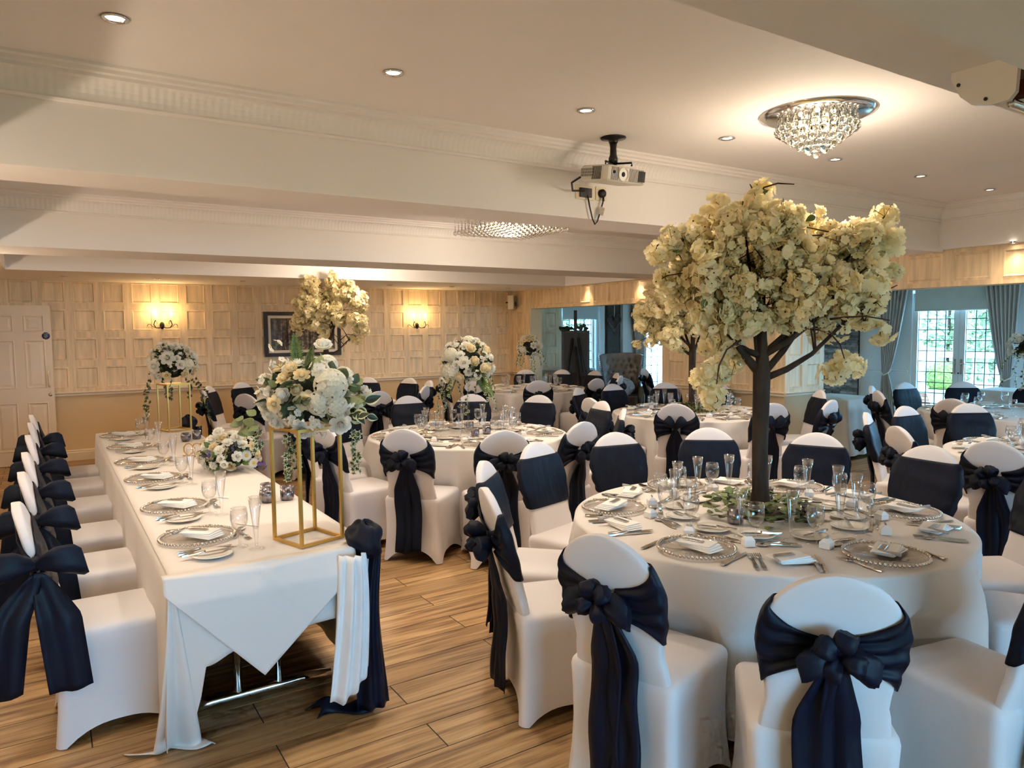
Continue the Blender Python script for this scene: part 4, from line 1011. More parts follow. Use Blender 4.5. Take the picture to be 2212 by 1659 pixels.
# round tables: order of chairs decides who has a charger
for k in TAB:
    (cx, cy), R_, ph = TAB[k]; full = k in 'ABCF'
    for i, (x, y, _) in enumerate(CH[k]):
        d = Vector((x-cx, y-cy)).normalized(); e = Vector((cx, cy))+d*(R_-.005)
        p = Place(e.x, e.y, math.atan2(-d.y, -d.x)-PI/2, .7585, ph)
        setting(p, full, i % 2 == 0, i)
        p.put('side_plate', SIDEP, -.075, .50, 0, 'plate', 'small white side plate on', 'side plates on')
        p.put('butter_knife', BKNIFE, -.06, .50, PI/2+.2, 'butter knife', 'butter knife resting on a side plate on', 'butter knives on', .0135)
        p.put('wine_glass', WINE, .150, .43, 0, 'wine glass', 'empty stemmed wine glass on', 'wine glasses on')
        if k != 'G': p.put('champagne_flute', FLUTE, .068, .475, 0, 'champagne flute', 'empty tall champagne flute on', 'champagne flutes on')
        if full: p.put('favour_box', None, -.115, .36, .3, 'gift box', 'tiny white favour box with ribbon on', 'favour boxes on', 0, (('box_body', BOXM), ('ribbon_bow', RIBB)))
def votive(x, y, z, v, where, group): 
    t = thing('votive_holder', 'silvered glass votive holder '+where, 'candle holder', (x, y, z), 0, group); ob('votive_glass', VOT[v], t); ob('tealight', CANDL, t)
for dx, dy, v in ((-.24, -.05, 0), (.06, -.22, 0), (.22, .14, 0)): votive(2.88+dx, 2.27+dy, .7585, v, 'among the eucalyptus leaves', 'votives in the eucalyptus')
for dx, dy, v in ((.10, -.14, 0), (-.05, -.2, 0), (.1, .16, 0)): votive(3.10+dx, 5.55+dy, .7585, v, 'below the rose arrangement on a clear stem', 'votives below the rose arrangement')
for x, y, v in ((.99, 4.06, 0), (.955, 3.92, 1), (1.06, 3.92, 0)): votive(x, y, TZ+.001, v, 'beside the near gold flower stand', 'votives by the near gold stand')
for x, y, v in ((.95, 6.55, 1), (1.05, 6.65, 0)): votive(x, y, TZ+.001, v, 'beside the far gold flower stand', 'votives by the far gold stand')
# top table settings: sitters look along +X
for i, y in enumerate((3.40, 4.08, 4.95, 5.69, 6.49, 7.26)):
    p = Place(TX0+.005, y, -PI/2, TZ+.001, 'the long top table')
    P = p.put
    P('charger_plate', None, 0, .16, 0, 'plate', 'glass charger with silver beaded rim on', 'chargers on', 0, (('glass_plate', CHARG), ('bead_rim', BEADS)))
    na = .9+rnd.uniform(-.15, .15)
    P('napkin', NAPK[i % 3], .0, .17, na, 'napkin', 'folded white napkin on a charger on', 'napkins on', .010)
    P('bottle_opener', None, -.01, .17, na, 'bottle opener', 'silver bottle-opener favour with tassel on', 'bottle openers on', .0375, (('opener_body', OPEN), ('tassel', TASS)), 0)
    for x_ in (.195, .225): P('dinner_knife', KNIFE, x_, .15, .05, 'knife', 'silver dinner knife laid on', 'knives on')
    P('side_plate', SIDEP, .305, .165, 0, 'plate', 'small white side plate on', 'side plates on')
    P('butter_knife', KNIFE, .300, .16, .1, 'butter knife', 'butter knife resting on a side plate on', 'butter knives on', .0135)
    P('dessert_spoon', SPOON, .02, .335, 1.2, 'spoon', 'silver dessert spoon laid on', 'spoons on'); P('dinner_fork', FORK, -.19, .16, 0, 'fork', 'silver dinner fork laid on', 'forks on')
    P('dessert_fork', FORK, .06, .345, -1.5, 'fork', 'silver dessert fork laid on', 'dessert forks on')
    P('place_card', CARD, -.10, .40, .55, 'card', 'small white folded card on', 'cards on')
    P('wine_glass', WINE, .232, .29, 0, 'wine glass', 'empty stemmed wine glass on', 'wine glasses on')
    P('champagne_flute', FLUTE, .305, .342, 0, 'champagne flute', 'empty tall champagne flute on', 'champagne flutes on')
# ================================================================== FLOWERS
def at(px, py, depth):
    """world point seen at a pixel, a given distance in front of the lens"""
    d = _f+CR*((px-1106)/FPX)-CU*((py-829.5)/FPX); return Vector((0, 0, H))+d*depth
def petals(mb, n, r0, r1, h, wdt, curl, a0, z0=0, tip=.0, mi=0):
    for k in range(n):
        a = a0+2*PI*k/n
        def fn(u, v):
            s = 2*u-1; ww = wdt*(math.sin(PI*min(1, .12+v*.62))**.8)*(1-.25*v*v); r = lerp(r0, r1, v**.8)+curl*v**3-.10*(r1+.2)*s*s*v
            return (r*math.cos(a+s*ww), r*math.sin(a+s*ww), z0+h*v*(1-.13*s*s)-tip*v**3)
        mb.grid(fn, 5, 5, mi)
def rose_mesh(m):
    mb = MB(); mb.ball((0, 0, .30), .22, 8, 6)
    petals(mb, 3, .05, .09, .66, 1.2, -.02, 0); petals(mb, 3, .10, .19, .67, 1.15, -.02, .6); petals(mb, 4, .16, .32, .66, .95, .0, .5); petals(mb, 5, .24, .46, .62, .80, .05, .2, 0, .02); petals(mb, 5, .27, .60, .55, .78, .10, .75, 0, .05)
    petals(mb, 6, .30, .72, .46, .62, .14, .9, -.02, .1); petals(mb, 6, .32, .92, .30, .60, .16, .3, -.05, .16)
    return mb.mesh('rose', m)
def peony_mesh(m):
    mb = MB(); mb.ball((0, 0, .35), .5, 12, 8, sq=(1, 1, .85))
    for L, (n, r0, r1, h, c) in enumerate(((4, .2, .24, .80, -.16), (6, .3, .46, .82, -.22), (7, .36, .72, .72, -.26), (8, .40, .92, .52, -.16), (8, .42, 1.0, .28, -.02))): petals(mb, n, r0, r1, h, .62, c, L*.7)
    return mb.mesh('peony', m)
def floret(mb, M4, n=4, L=.2, m=0, mc=None, cup=.25):
    for k in range(n):
        a = 2*PI*k/n; st = len(mb.v); w_ = L*(.62 if n == 4 else .56)
        mb.add([(0, 0, 0), (L*.5, -w_*.9, L*cup*.5), (L*.97, -w_*.62, L*cup), (L*1.04, 0, L*cup*.8), (L*.97, w_*.62, L*cup), (L*.5, w_*.9, L*cup*.5), (L*.55, 0, L*cup*.15)],
               [(0, 1, 6), (1, 2, 6), (2, 3, 6), (3, 4, 6), (4, 5, 6), (5, 0, 6)], True, m)
        mb.xform(M4@Matrix.Rotation(a, 4, 'Z'), st)
    if mc is not None:
        st = len(mb.v); mb.ball((0, 0, .02*L/.2), L*.16, 6, 4, mc); mb.xform(M4, st)
def aim(p, n, roll=0):
    return Matrix.Translation(p)@n.to_track_quat('Z', 'Y').to_matrix().to_4x4()@Matrix.Rotation(roll, 4, 'Z')
def sphdir(q, lo=-1, hi=1):
    z = q.uniform(lo, hi); t = q.uniform(0, 2*PI); s = math.sqrt(max(0, 1-z*z)); return Vector((s*math.cos(t), s*math.sin(t), z))
def hyd_mesh(seed=0):  # dome of small four-petalled florets
    q = random.Random(seed); mb = MB(); pts = []
    for k in range(900):
        d = sphdir(q, -.35, 1)
        if all((d-p).length > .25 for p in pts): pts.append(d)
    for d in pts: floret(mb, aim(d*.86, d, q.random()*3), 4, .19, 0)
    mb.ball((0, 0, 0), .7, 10, 6); return mb.mesh('hydrangea', 'hyd')
def gerbera_mesh():
    mb = MB()
    for k in range(24):
        st = len(mb.v); L = 1 if k % 2 else .93
        mb.add([(.2, -.05, .04), (.2, .05, .04), (.65, .12, .10), (.65, -.12, .10), (L, .05, .05), (L, -.05, .05)], [(0, 3, 2, 1), (3, 5, 4, 2)], True)
        mb.xform(Matrix.Rotation(2*PI*k/24, 4, 'Z'), st)
    mb.ball((0, 0, .06), .30, 12, 6, 1, sq=(1, 1, .4)); return mb.mesh('gerbera', ['rose', 'yellow'])
def leaf_mesh(m, w_=.34, fold=.12, droop=.18, name='leaf'):
    mb = MB()
    def fn(u, v):
        s = 2*u-1; ww = w_*math.sin(PI*v**.75)**.9; return (s*ww, v, fold*abs(s)*ww*2-droop*v*v)
    mb.sheet(fn, 5, 8, .012); return mb.mesh(name, m)
def ivy_mesh(edge):
    mb = MB(); o = []
    for k, (a, r) in enumerate(((90, 1.0), (62, .45), (38, .82), (8, .42), (-25, .62), (-60, .35), (-90, .18), (-120, .35), (-155, .62), (172, .42), (142, .82), (118, .45))):
        o.append((r*math.cos(math.radians(a)), .35+r*math.sin(math.radians(a))*.8))
    n = len(o); 
    for z, s_ in ((0, 1), (-.02, 1)): pass
    v = [(x, y, .04*abs(x)) for x, y in o]+[(x*.68, .35+(y-.35)*.68, .03*abs(x)+.012) for x, y in o]+[(0, .35, .0)]
    mb.add(v, [(k, (k+1) % n, n+(k+1) % n, n+k) for k in range(n)], False, 1 if edge else 0); K = 2*n
    mb.add(v, [(n+k, n+(k+1) % n, K) for k in range(n)], False, 0)
    mb.add([(x, y, z-.025) for x, y, z in v[:n]], [tuple(reversed(range(n)))], False, 0)
    return mb.mesh('ivy_leaf', ['darkleaf', 'ivyedge'])
def vari_mesh():
    mb = MB()
    def fn(u, v):
        s = 2*u-1; ww = .34*math.sin(PI*v**.75)**.9; return (s*ww, v, .10*abs(s)*ww*2-.15*v*v)
    g = 7; P = [[fn(i/6, .02+.96*j/8) for j in range(9)] for i in range(7)]
    for i in range(6):
        for j in range(8): mb.add([P[i][j], P[i+1][j], P[i+1][j+1], P[i][j+1]], [(0, 1, 2, 3)], True, 1 if i in (0, 5) else 0)
    return mb.mesh('leaf', ['darkleaf', 'ivyedge'])
def fern_mesh():
    mb = MB().tube([(0, 0, 0), (0, .5, .03), (0, 1, -.08)], .012, 5)
    for k in range(22):
        y = .12+k*.04; L = .17*math.sin(PI*(.15+.82*k/22))**.8
        for s in (-1, 1): mb.add([(0, y-.016, 0), (s*L*.6, y+.012, .03), (s*L, y+.06, .0), (s*L*.5, y+.05, .02), (0, y+.016, 0)], [(0, 1, 2, 3, 4)])
    return mb.mesh('fern_frond', 'leaf')
FL = {'rose': rose_mesh('rose'), 'creamrose': rose_mesh('cream'), 'peony': peony_mesh('rose'), 'creampeony': peony_mesh('cream'), 'hyd': hyd_mesh(1), 'hyd2': hyd_mesh(2), 'gerbera': gerbera_mesh(),
      'leaf': leaf_mesh('leaf'), 'dleaf': leaf_mesh('darkleaf', .36), 'euc': leaf_mesh('eucal', .40, .06, .1), 'ivy': ivy_mesh(True), 'ivyd': ivy_mesh(False), 'fern': fern_mesh(), 'vari': vari_mesh()}
def spray_mesh(seed, m='rose'):
    q = random.Random(seed); mb = MB()
    for k in range(7):
        d = sphdir(q, -.1, 1); p = d*q.uniform(.5, .9); mb.tube([(0, 0, -.3), tuple(p*.5), tuple(p)], .02, 4, 1); floret(mb, aim(p, d, q.random()*3), 5, .34, 0, 2)
    return mb.mesh('blossom_spray', [m, 'leaf', 'yellow'])
FL['spray'] = spray_mesh(1); FL['spray2'] = spray_mesh(2)
FL['purple'] = spray_mesh(5, 'purple')
NAMES = {'rose': 'rose', 'creamrose': 'rose', 'peony': 'peony', 'creampeony': 'ranunculus', 'hyd': 'hydrangea', 'hyd2': 'hydrangea', 'gerbera': 'gerbera', 'spray': 'blossom_spray', 'spray2': 'blossom_spray', 'purple': 'purple_spray',
         'leaf': 'leaf', 'dleaf': 'leaf', 'euc': 'leaf', 'ivy': 'ivy_leaf', 'ivyd': 'ivy_leaf', 'fern': 'fern_frond', 'vari': 'leaf'}
def place(root, kind, p, n, s, q):
    mt = aim(Vector(p), Vector(n), q.uniform(0, 2*PI) if kind not in ('leaf', 'dleaf', 'euc', 'ivy', 'ivyd', 'fern') else 0)
    o = ob(NAMES[kind], FL[kind], root); o.matrix_local = mt@Matrix.Scale(s, 4); return o
def place_leaf(root, kind, p, d, up, s):
    """leaf from p growing along d"""
    d = Vector(d).normalized(); z = Vector(up)-d*Vector(up).dot(d)
    z = z.normalized() if z.length > 1e-3 else d.orthogonal().normalized(); x = d.cross(z)
    mt = Matrix(((x.x, d.x, z.x, p[0]), (x.y, d.y, z.y, p[1]), (x.z, d.z, z.z, p[2]), (0, 0, 0, 1)))
    o = ob(NAMES[kind], FL[kind], root); o.matrix_local = mt@Matrix.Scale(s, 4); return o
def ivy_trail(root, p, L, q, kind='ivy', out=Vector((0, 0, 0)), n=11, s=.022):
    pts = []; c = Vector(p)
    for k in range(8): pts.append(tuple(c)); c = c+out*(.03 if k < 2 else .004)+Vector((q.uniform(-.012, .012), q.uniform(-.012, .012), -L/7))
    part('ivy_stem', MB().tube(pts, .0016, 4), 'leaf', root)
    for k in range(n):
        t = (k+.5)/n*6.99; i = int(t); b = Vector(pts[i]).lerp(Vector(pts[i+1]), t-i); d = Vector((q.uniform(-1, 1), q.uniform(-1, 1), q.uniform(-.7, .2)))
        place_leaf(root, kind, b, d, -_f+Vector((0, 0, .3)), s*q.uniform(.8, 1.35))
def arrange(root, c, rad, flowers, nleaf, q, lowest=-.35, lk=('leaf', 'dleaf', 'euc', 'ivyd'), ls=.055, manual=()):
    """flowers: list of (kind, size, count) spread over the ellipsoid c, rad (local to root)"""
    c = Vector(c); rad = Vector(rad); taken = []
    cm = MB().ball((0, 0, 0), 1, 14, 9); cm.xform(Matrix.Translation(c)@Matrix.Diagonal((rad.x*.55, rad.y*.55, rad.z*.55, 1))); part('foliage_core', cm, 'foam', root)
    for kind, s, p in manual: 
        p = Vector(p); n = (p-c); n = Vector((n.x/rad.x**2, n.y/rad.y**2, n.z/rad.z**2)).normalized(); n = (n-_f*.55).normalized()
        taken.append((p, s)); place(root, kind, p-n*s*.35, n, s, q)
    for kind, s, cnt in flowers:
        for k in range(cnt):
            for tr in range(60):
                d = sphdir(q, lowest, 1); p = c+Vector((d.x*rad.x, d.y*rad.y, d.z*rad.z))*q.uniform(.86, 1.02)
                if all((p-t).length > (s+ss)*.80 for t, ss in taken): break
            else: continue
            taken.append((p, s)); n = Vector((d.x/rad.x, d.y/rad.y, d.z/rad.z)).normalized(); place(root, kind, p-n*s*.3, n, s, q)
    for k in range(nleaf):
        d = sphdir(q, lowest-.15, 1); p = c+Vector((d.x*rad.x, d.y*rad.y, d.z*rad.z))*q.uniform(.55, .84); kind = q.choice(lk)
        g = (d+Vector((q.uniform(-.6, .6), q.uniform(-.6, .6), q.uniform(-.4, .5)))).normalized()
        place_leaf(root, kind, p, g, d+Vector((0, 0, .4)), ls*q.uniform(.55, 1.15)*(.75 if kind[:3] == 'ivy' else 1))
# ---- gold stands with tall arrangements on the top table
def gold_stand(x, y, z, rz, size, ht, label):
    t = thing('flower_stand', label, 'flower stand', (x, y, z), rz); h = size/2; r_ = .0065
    for sx in (-1, 1):
        for sy in (-1, 1): part('upright', MB().box(sx*h-r_, sx*h+r_, sy*h-r_, sy*h+r_, 0, ht), 'gold', t)
    for zz in (r_, ht-r_):
        for s_ in (-1, 1):
            part('cross_bar', MB().box(-h+r_, h-r_, s_*h-r_, s_*h+r_, zz-r_, zz+r_), 'gold', t); part('cross_bar', MB().box(s_*h-r_, s_*h+r_, -h+r_, h-r_, zz-r_, zz+r_), 'gold', t)
    part('top_plate', MB().box(-h, h, -h, h, ht-.006, ht), 'gold', t)
gold_stand(.93, 3.115, TZ+.001, math.radians(17), .205, .50, 'tall gold wire flower stand at the draped end of the top table')
gold_stand(.985, 7.40, TZ+.001, math.radians(17), .205, .44, 'tall gold wire flower stand at the far end of the top table')
q = random.Random(21)
a1 = thing('flower_arrangement', 'large white rose, peony and hydrangea arrangement on the near gold stand', 'flowers', (.93, 3.115, 1.258))
c1 = Vector((.96, 3.115, 1.375)); R1 = Vector((.235, .2, .17)); org_ = Vector((.93, 3.115, 1.258)); D1 = (c1-Vector((0, 0, H))).dot(_f)
man = []
for kind, px, py, rp in (('peony', 698, 742, 21), ('peony', 608, 853, 20), ('rose', 592, 913, 21), ('rose', 650, 934, 25), ('rose', 737, 920, 25), ('creamrose', 657, 866, 24), ('rose', 566, 872, 24), ('rose', 576, 896, 22),
                         ('creampeony', 628, 792, 16), ('creampeony', 640, 842, 15), ('hyd', 716, 828, 40), ('hyd2', 690, 872, 30), ('hyd', 728, 878, 27), ('spray', 600, 783, 24), ('spray2', 687, 912, 24), ('spray', 558, 858, 22), ('spray', 592, 742, 16), ('spray2', 690, 795, 26), ('spray', 690, 940, 16)):
    k = ((px-680)/140)**2+((py-850)/110)**2; dd = D1-.17*math.sqrt(max(.05, 1-k*.8)); man.append((kind, rp/FPX*dd, at(px, py, dd)-org_))
arrange(a1, c1-org_, R1, [('rose', .042, 9), ('hyd', .055, 4), ('spray2', .05, 9), ('creamrose', .036, 6)], 120, q, -.45, ('leaf', 'dleaf', 'dleaf', 'euc', 'ivyd'), .075, man)
for k in range(2): place_leaf(a1, 'fern', at(646+k*14, 815, D1-.05-k*.03)-org_, at(636+k*26, 725+k*12, D1-.1)-at(644, 815, D1-.05), -_f, .19-k*.05)
for px, py, L in ((628, 945, .17), (612, 940, .20), (640, 950, .12), (760, 925, .20), (768, 935, .17), (560, 920, .10)): ivy_trail(a1, at(px, py, D1-.08)-org_, L, q, 'ivy', Vector((0, 0, 0)), 12, .024)
for k in range(10): place_leaf(a1, 'vari', at(q.uniform(752, 800), q.uniform(862, 912), D1-q.uniform(.06, .16))-org_, CR*.8+_f*q.uniform(-.5, .3)+Vector((0, 0, q.uniform(-1.1, .5))), -_f+Vector((0, 0, q.uniform(-.2, .6))), q.uniform(.05, .072))
for k in range(9): place_leaf(a1, 'euc', at(q.uniform(505, 565), q.uniform(895, 940), D1-q.uniform(.04, .16))-org_, -CR+_f*q.uniform(-.6, .4)+Vector((0, 0, q.uniform(-.9, .5))), -_f*.5+Vector((q.uniform(-.4, .4), 0, q.uniform(.1, .8))), q.uniform(.042, .062))
a2 = thing('flower_arrangement', 'white rose arrangement with trailing ivy on the far gold stand', 'flowers', (.985, 7.40, 1.198)); q = random.Random(22)
arrange(a2, (.0, 0, .17), (.22, .2, .22), [('rose', .066, 9), ('rose', .045, 8), ('hyd2', .06, 3), ('creamrose', .042, 6), ('spray', .045, 8), ('rose', .035, 8)], 120, q, -.5, ('dleaf', 'dleaf', 'leaf', 'ivyd'), .055)
for k in range(7): ivy_trail(a2, (.2*math.cos(k*.9), .2*math.sin(k*.9), .05), q.uniform(.18, .42), q, 'ivyd', Vector((math.cos(k*.9), math.sin(k*.9), 0)), 12, .026)
a3 = thing('flower_arrangement', 'low cream rose and gerbera arrangement lying on the top table', 'flowers', (.98, 5.0, TZ+.002)); q = random.Random(23)
org3 = Vector((.98, 5.0, TZ+.002)); D3 = (org3-Vector((0, 0, H))).dot(_f); man = []
for kind, px, py, rp in (('gerbera', 534, 984, 12), ('gerbera', 550, 1001, 12), ('creamrose', 481, 975, 12), ('creamrose', 449, 986, 13), ('creamrose', 478, 945, 11), ('rose', 512, 942, 13), ('spray', 511, 990, 9), ('spray', 468, 999, 9), ('purple', 567, 1005, 12), ('purple', 507, 966, 10), ('rose', 455, 948, 14), ('rose', 441, 962, 12), ('creamrose', 497, 1010, 12), ('spray2', 447, 1008, 14), ('rose', 525, 958, 11), ('creamrose', 548, 962, 11), ('rose', 470, 930, 12)):
    dd = D3-.12; man.append((kind, rp/FPX*dd*1.05, at(px, py, dd)-org3))
arrange(a3, (0, 0, .10), (.20, .24, .16), [('rose', .035, 12), ('creamrose', .035, 10), ('spray', .04, 6), ('purple', .035, 4), ('rose', .028, 14)], 150, q, -.35, ('dleaf', 'leaf', 'euc'), .05, man)
# gold cut-out ornament
gs = thing('gold_ornament', 'gold cut-out scroll ornament between the low flowers and votives', 'ornament', (.92, 5.72, TZ+.001), -.5)
part('base_strip', MB().box(-.12, .12, -.01, .01, 0, .008), 'gold', gs)
for x in (-.08, -.02, .05): part('scroll', MB().tube([(x+.035*math.cos(t*.7), 0, .05+.04*math.sin(t*.7)*(1.1 if x < 0 else .9)) for t in range(10)], .005, 6), 'gold', gs)
# ---- clear-stem arrangements
def stem_arr(x, y, label, lab2, c, rad, fl, nl, seed, trails=8, hstem=None):
    s_ = thing('glass_flower_stand', lab2, 'flower stand', (x, y, .7585)); h = hstem or c-.7585-.1
    part('stem', MB().lathe([(.055, 0), (.05, .006), (.012, .012), (.009, .05), (.008, h*.6), (.014, h*.8), (.045, h), (.043, h), (.012, h*.8)], 18), 'plateglass', s_)
    part('foot', MB().lathe([(.065, 0), (.065, .006), (0, .007)], 20), 'plateglass', s_)
    q = random.Random(seed); t = thing('flower_arrangement', label, 'flowers', (x, y, .7585+h))
    arrange(t, (0, 0, c-.7585-h), rad, fl, nl, q, -.5, ('dleaf', 'dleaf', 'leaf', 'ivyd'), .055)
    for k in range(trails):
        a = 2*PI*k/trails; ivy_trail(t, (rad[0]*.75*math.cos(a), rad[1]*.75*math.sin(a), c-.7585-h-rad[2]*.3), q.uniform(.2, .40), q, 'ivy', Vector((math.cos(a), math.sin(a), 0)), 12, .024)
    return t
fb = stem_arr(3.10, 5.55, 'white rose and hydrangea arrangement with ivy trails on a clear stem', 'slim clear glass flower stand on the rose arrangement table', 1.37, (.24, .24, .235),
         [('hyd', .085, 3), ('hyd2', .07, 3), ('rose', .055, 6), ('creampeony', .048, 9), ('peony', .04, 6), ('spray', .05, 14), ('rose', .04, 10)], 150, 31, 9)
for k in range(4): place_leaf(fb, 'fern', Vector((0, 0, .05))+Vector((math.cos(k*1.6+3.5), math.sin(k*1.6+3.5), 0))*.12, Vector((math.cos(k*1.6+3.5), math.sin(k*1.6+3.5), -1.6)), (math.cos(k), math.sin(k), .4), .27)
stem_arr(6.22, 9.20, 'small white rose arrangement with trailing ivy below the loudspeaker', 'slim clear glass flower stand below the loudspeaker', 1.38, (.20, .20, .21),
         [('rose', .055, 8), ('creamrose', .045, 10), ('hyd', .06, 2), ('spray', .045, 8)], 80, 32, 7)
stem_arr(8.62, 3.42, 'white rose arrangement with dark foliage in the daylit side room', 'slim clear glass flower stand in the daylit side room', 1.42, (.24, .24, .20), [('rose', .06, 9), ('peony', .05, 8), ('spray', .05, 8)], 80, 33, 6)
# ---- blossom trees
def cluster_mesh(seed):
    q = random.Random(seed); mb = MB()
    for k in range(24):
        d = sphdir(q, -.9, 1); p = d*q.uniform(.018, .048); floret(mb, aim(p, (d+Vector((q.uniform(-.4, .4), q.uniform(-.4, .4), q.uniform(-.3, .3)))).normalized(), q.random()*3), 5, q.uniform(.017, .023), 0, 1 if k % 6 == 0 else None, .4)
    for k in range(3):
        d = sphdir(q); mb.tube([(0, 0, 0), tuple(d*.03), tuple(d*.052)], .0012, 4, 1)
    return mb.mesh('blossom_cluster', ['blossom', 'blossom_eye'])
CLU = [cluster_mesh(s) for s in range(6)]
def blossom_tree(x, y, label, depth, fork, blobs, ncl, nleaf, spread, tr, seed, csize=1.0, extra=(), boughs=9):
    q = random.Random(seed); t = thing('blossom_tree', label, 'tree', (x, y, .7585)); o = Vector((x, y, .7585)); tx = to_cam((x, y, 1.3))[0]
    fz = fork-.7585
    part('trunk', MB().tube([(0, 0, 0), (0, 0, .02), (.003, 0, .12), (-.003, .002, fz*.45), (.0, 0, fz), (.005, .0, fz+.10), (.0, 0, fz+.22)], [tr*1.5, tr*1.3, tr, tr*.92, tr*1.02, tr*.62, tr*.45], 14), 'bark', t)
    part('base_plate', MB().lathe([(tr*3.4, 0), (tr*3.4, .008), (tr*1.2, .012)], 18, cap0=True), 'bark', t)
    tot = sum(b[2]**2 for b in blobs); pts = []
    for bx, by_, br in blobs:
        n = max(1, round(ncl*br*br/tot))
        for k in range(n):
            d = sphdir(q)*(q.random()**(.42)); p = at(bx+d.x*br, by_+d.y*br, depth+d.z*spread*(.55+.45*min(1, br/70))); pts.append((p, by_))
    for p, _ in pts:
        c = ob('blossom_cluster', CLU[q.randrange(6)], t, p-o, (q.uniform(0, 6), q.uniform(0, 6), q.uniform(0, 6)), csize*q.uniform(.95, 1.4))
    # boughs
    f0 = Vector((0, 0, fz))
    for i in range(boughs):
        tgt = q.choice(pts)[0]-o; d = tgt-f0; st = f0+Vector((0, 0, q.uniform(-.06, .12))); mid = st.lerp(tgt, .45)+Vector((0, 0, -.04)); 
        bpts = [st, st.lerp(mid, .5)+Vector((0, 0, -.012)), mid, mid.lerp(tgt, .55)+Vector((0, 0, .03)), tgt]
        bo = part('bough', MB().tube([tuple(p) for p in bpts], [tr*.45, tr*.38, tr*.26, tr*.16, tr*.08], 8), 'bark', t)
        for j in range(5):
            b0 = mid.lerp(tgt, q.uniform(0, .8)); e = q.choice(pts)[0]-o; e = b0+(e-b0).normalized()*min(.3, (e-b0).length)
            m2 = b0.lerp(e, .5)+Vector((q.uniform(-.03, .03), q.uniform(-.03, .03), .03)); part('twig', MB().tube([tuple(b0), tuple(m2), tuple(e)], [tr*.14, tr*.10, tr*.05], 5), 'twig', bo)
    for i, (p, _) in enumerate(pts):       # twigs showing between the blossoms
        if i % 9 == 0:
            a = p-o-_f*.035; d = Vector((q.uniform(-1, 1), q.uniform(-1, 1), q.uniform(-.6, .9))).normalized()*.07; part('twig', MB().tube([tuple(a-d), tuple(a+Vector((0, 0, .012))), tuple(a+d*.8)], .0028, 4), 'twig', t)
    for k in range(nleaf):
        p = q.choice(pts)[0]-o-_f*.04; place_leaf(t, 'leaf', p, Vector((q.uniform(-1, 1), q.uniform(-1, 1), q.uniform(-.5, .8))), -_f+Vector((0, 0, .4)), .05*csize*q.uniform(.8, 1.2))
    for pth in extra:
        P_ = [at(px, py, dp)-o for px, py, dp in pth]; part('drooping_branch', MB().tube([tuple(p) for p in P_], [.006]+[.004]*(len(P_)-2)+[.0025], 6), 'twig', t)
    return t
dA = (Vector((2.88, 2.27, 1.6))-Vector((0, 0, H))).dot(_f)
BA = [(1640, 455, 50), (1700, 480, 42), (1560, 495, 62), (1480, 545, 62), (1445, 520, 25), (1640, 520, 75), (1730, 530, 70), (1810, 520, 70), (1880, 490, 50), (1915, 500, 28), (1900, 560, 38), (1540, 590, 80), (1640, 610, 85), (1740, 610, 85), (1830, 600, 62), (1890, 610, 26),
      (1590, 670, 55), (1670, 675, 42), (1760, 670, 55), (1840, 665, 40), (1540, 690, 42), (1560, 740, 32), (1500, 610, 60), (1465, 590, 40), (1420, 545, 10), (1545, 800, 26), (1530, 830, 24), (1552, 852, 18), (1588, 775, 18), (1823, 785, 26), (1815, 800, 16), (1898, 712, 18), (1870, 680, 25), (1900, 660, 22), (1795, 690, 25)]
blossom_tree(2.88, 2.275, 'large artificial cherry blossom tree with thick dark trunk on the nearest round table', dA, 1.44, BA, 330, 46, .30, .040, 41, 1.0,
             [[(1640, 430, dA), (1650, 405, dA-.02), (1680, 396, dA-.05), (1716, 398, dA-.08)], [(1632, 420, dA), (1620, 398, dA+.02)], [(1790, 690, dA-.1), (1830, 685, dA-.15), (1870, 683, dA-.2), (1922, 692, dA-.2)],
              [(1760, 705, dA), (1790, 715, dA-.05), (1815, 745, dA-.1), (1824, 775, dA-.1)], [(1600, 735, dA-.1), (1570, 755, dA-.15), (1553, 790, dA-.2), (1548, 830, dA-.2)], [(1905, 640, dA-.1), (1920, 625, dA-.1), (1938, 616, dA-.1)], [(1440, 520, dA), (1420, 530, dA-.02), (1415, 548, dA-.02)],
              [(1880, 640, dA), (1875, 670, dA-.05), (1860, 690, dA-.05)]], 10)
dC = (Vector((5.95, 5.6, 1.6))-Vector((0, 0, H))).dot(_f)
BC = [(1440, 620, 38), (1500, 610, 45), (1420, 660, 42), (1470, 660, 50), (1530, 650, 50), (1395, 690, 26), (1440, 705, 40), (1500, 700, 30), (1385, 705, 16), (1368, 742, 11), (1410, 725, 22), (1455, 735, 28), (1570, 680, 36), (1545, 610, 40), (1480, 575, 35), (1550, 725, 22)]
blossom_tree(5.93, 5.60, 'artificial cherry blossom tree standing in moss, behind the larger blossom tree', dC, 1.40, BC, 240, 16, .45, .038, 42, 1.15,
             [[(1475, 725, dC), (1440, 730, dC), (1400, 728, dC-.1), (1375, 740, dC-.1)]], 6)
dE = (Vector((3.05, 9.2, 1.6))-Vector((0, 0, H))).dot(_f)
BE = [(670, 622, 22), (715, 610, 18), (740, 620, 20), (665, 660, 26), (700, 655, 22), (760, 640, 22), (775, 655, 20), (640, 655, 10), (650, 690, 18), (690, 690, 26), (720, 665, 18), (780, 668, 14), (770, 690, 16), (645, 705, 12), (700, 715, 16), (780, 710, 12), (770, 732, 8), (730, 690, 16), (720, 635, 16)]
blossom_tree(3.02, 9.12, 'artificial cherry blossom tree in front of the framed woodland picture', dE, 1.40, BE, 200, 10, .40, .036, 43, 1.15, [[(735, 735, dE), (750, 722, dE), (765, 724, dE), (776, 735, dE)]], 9)
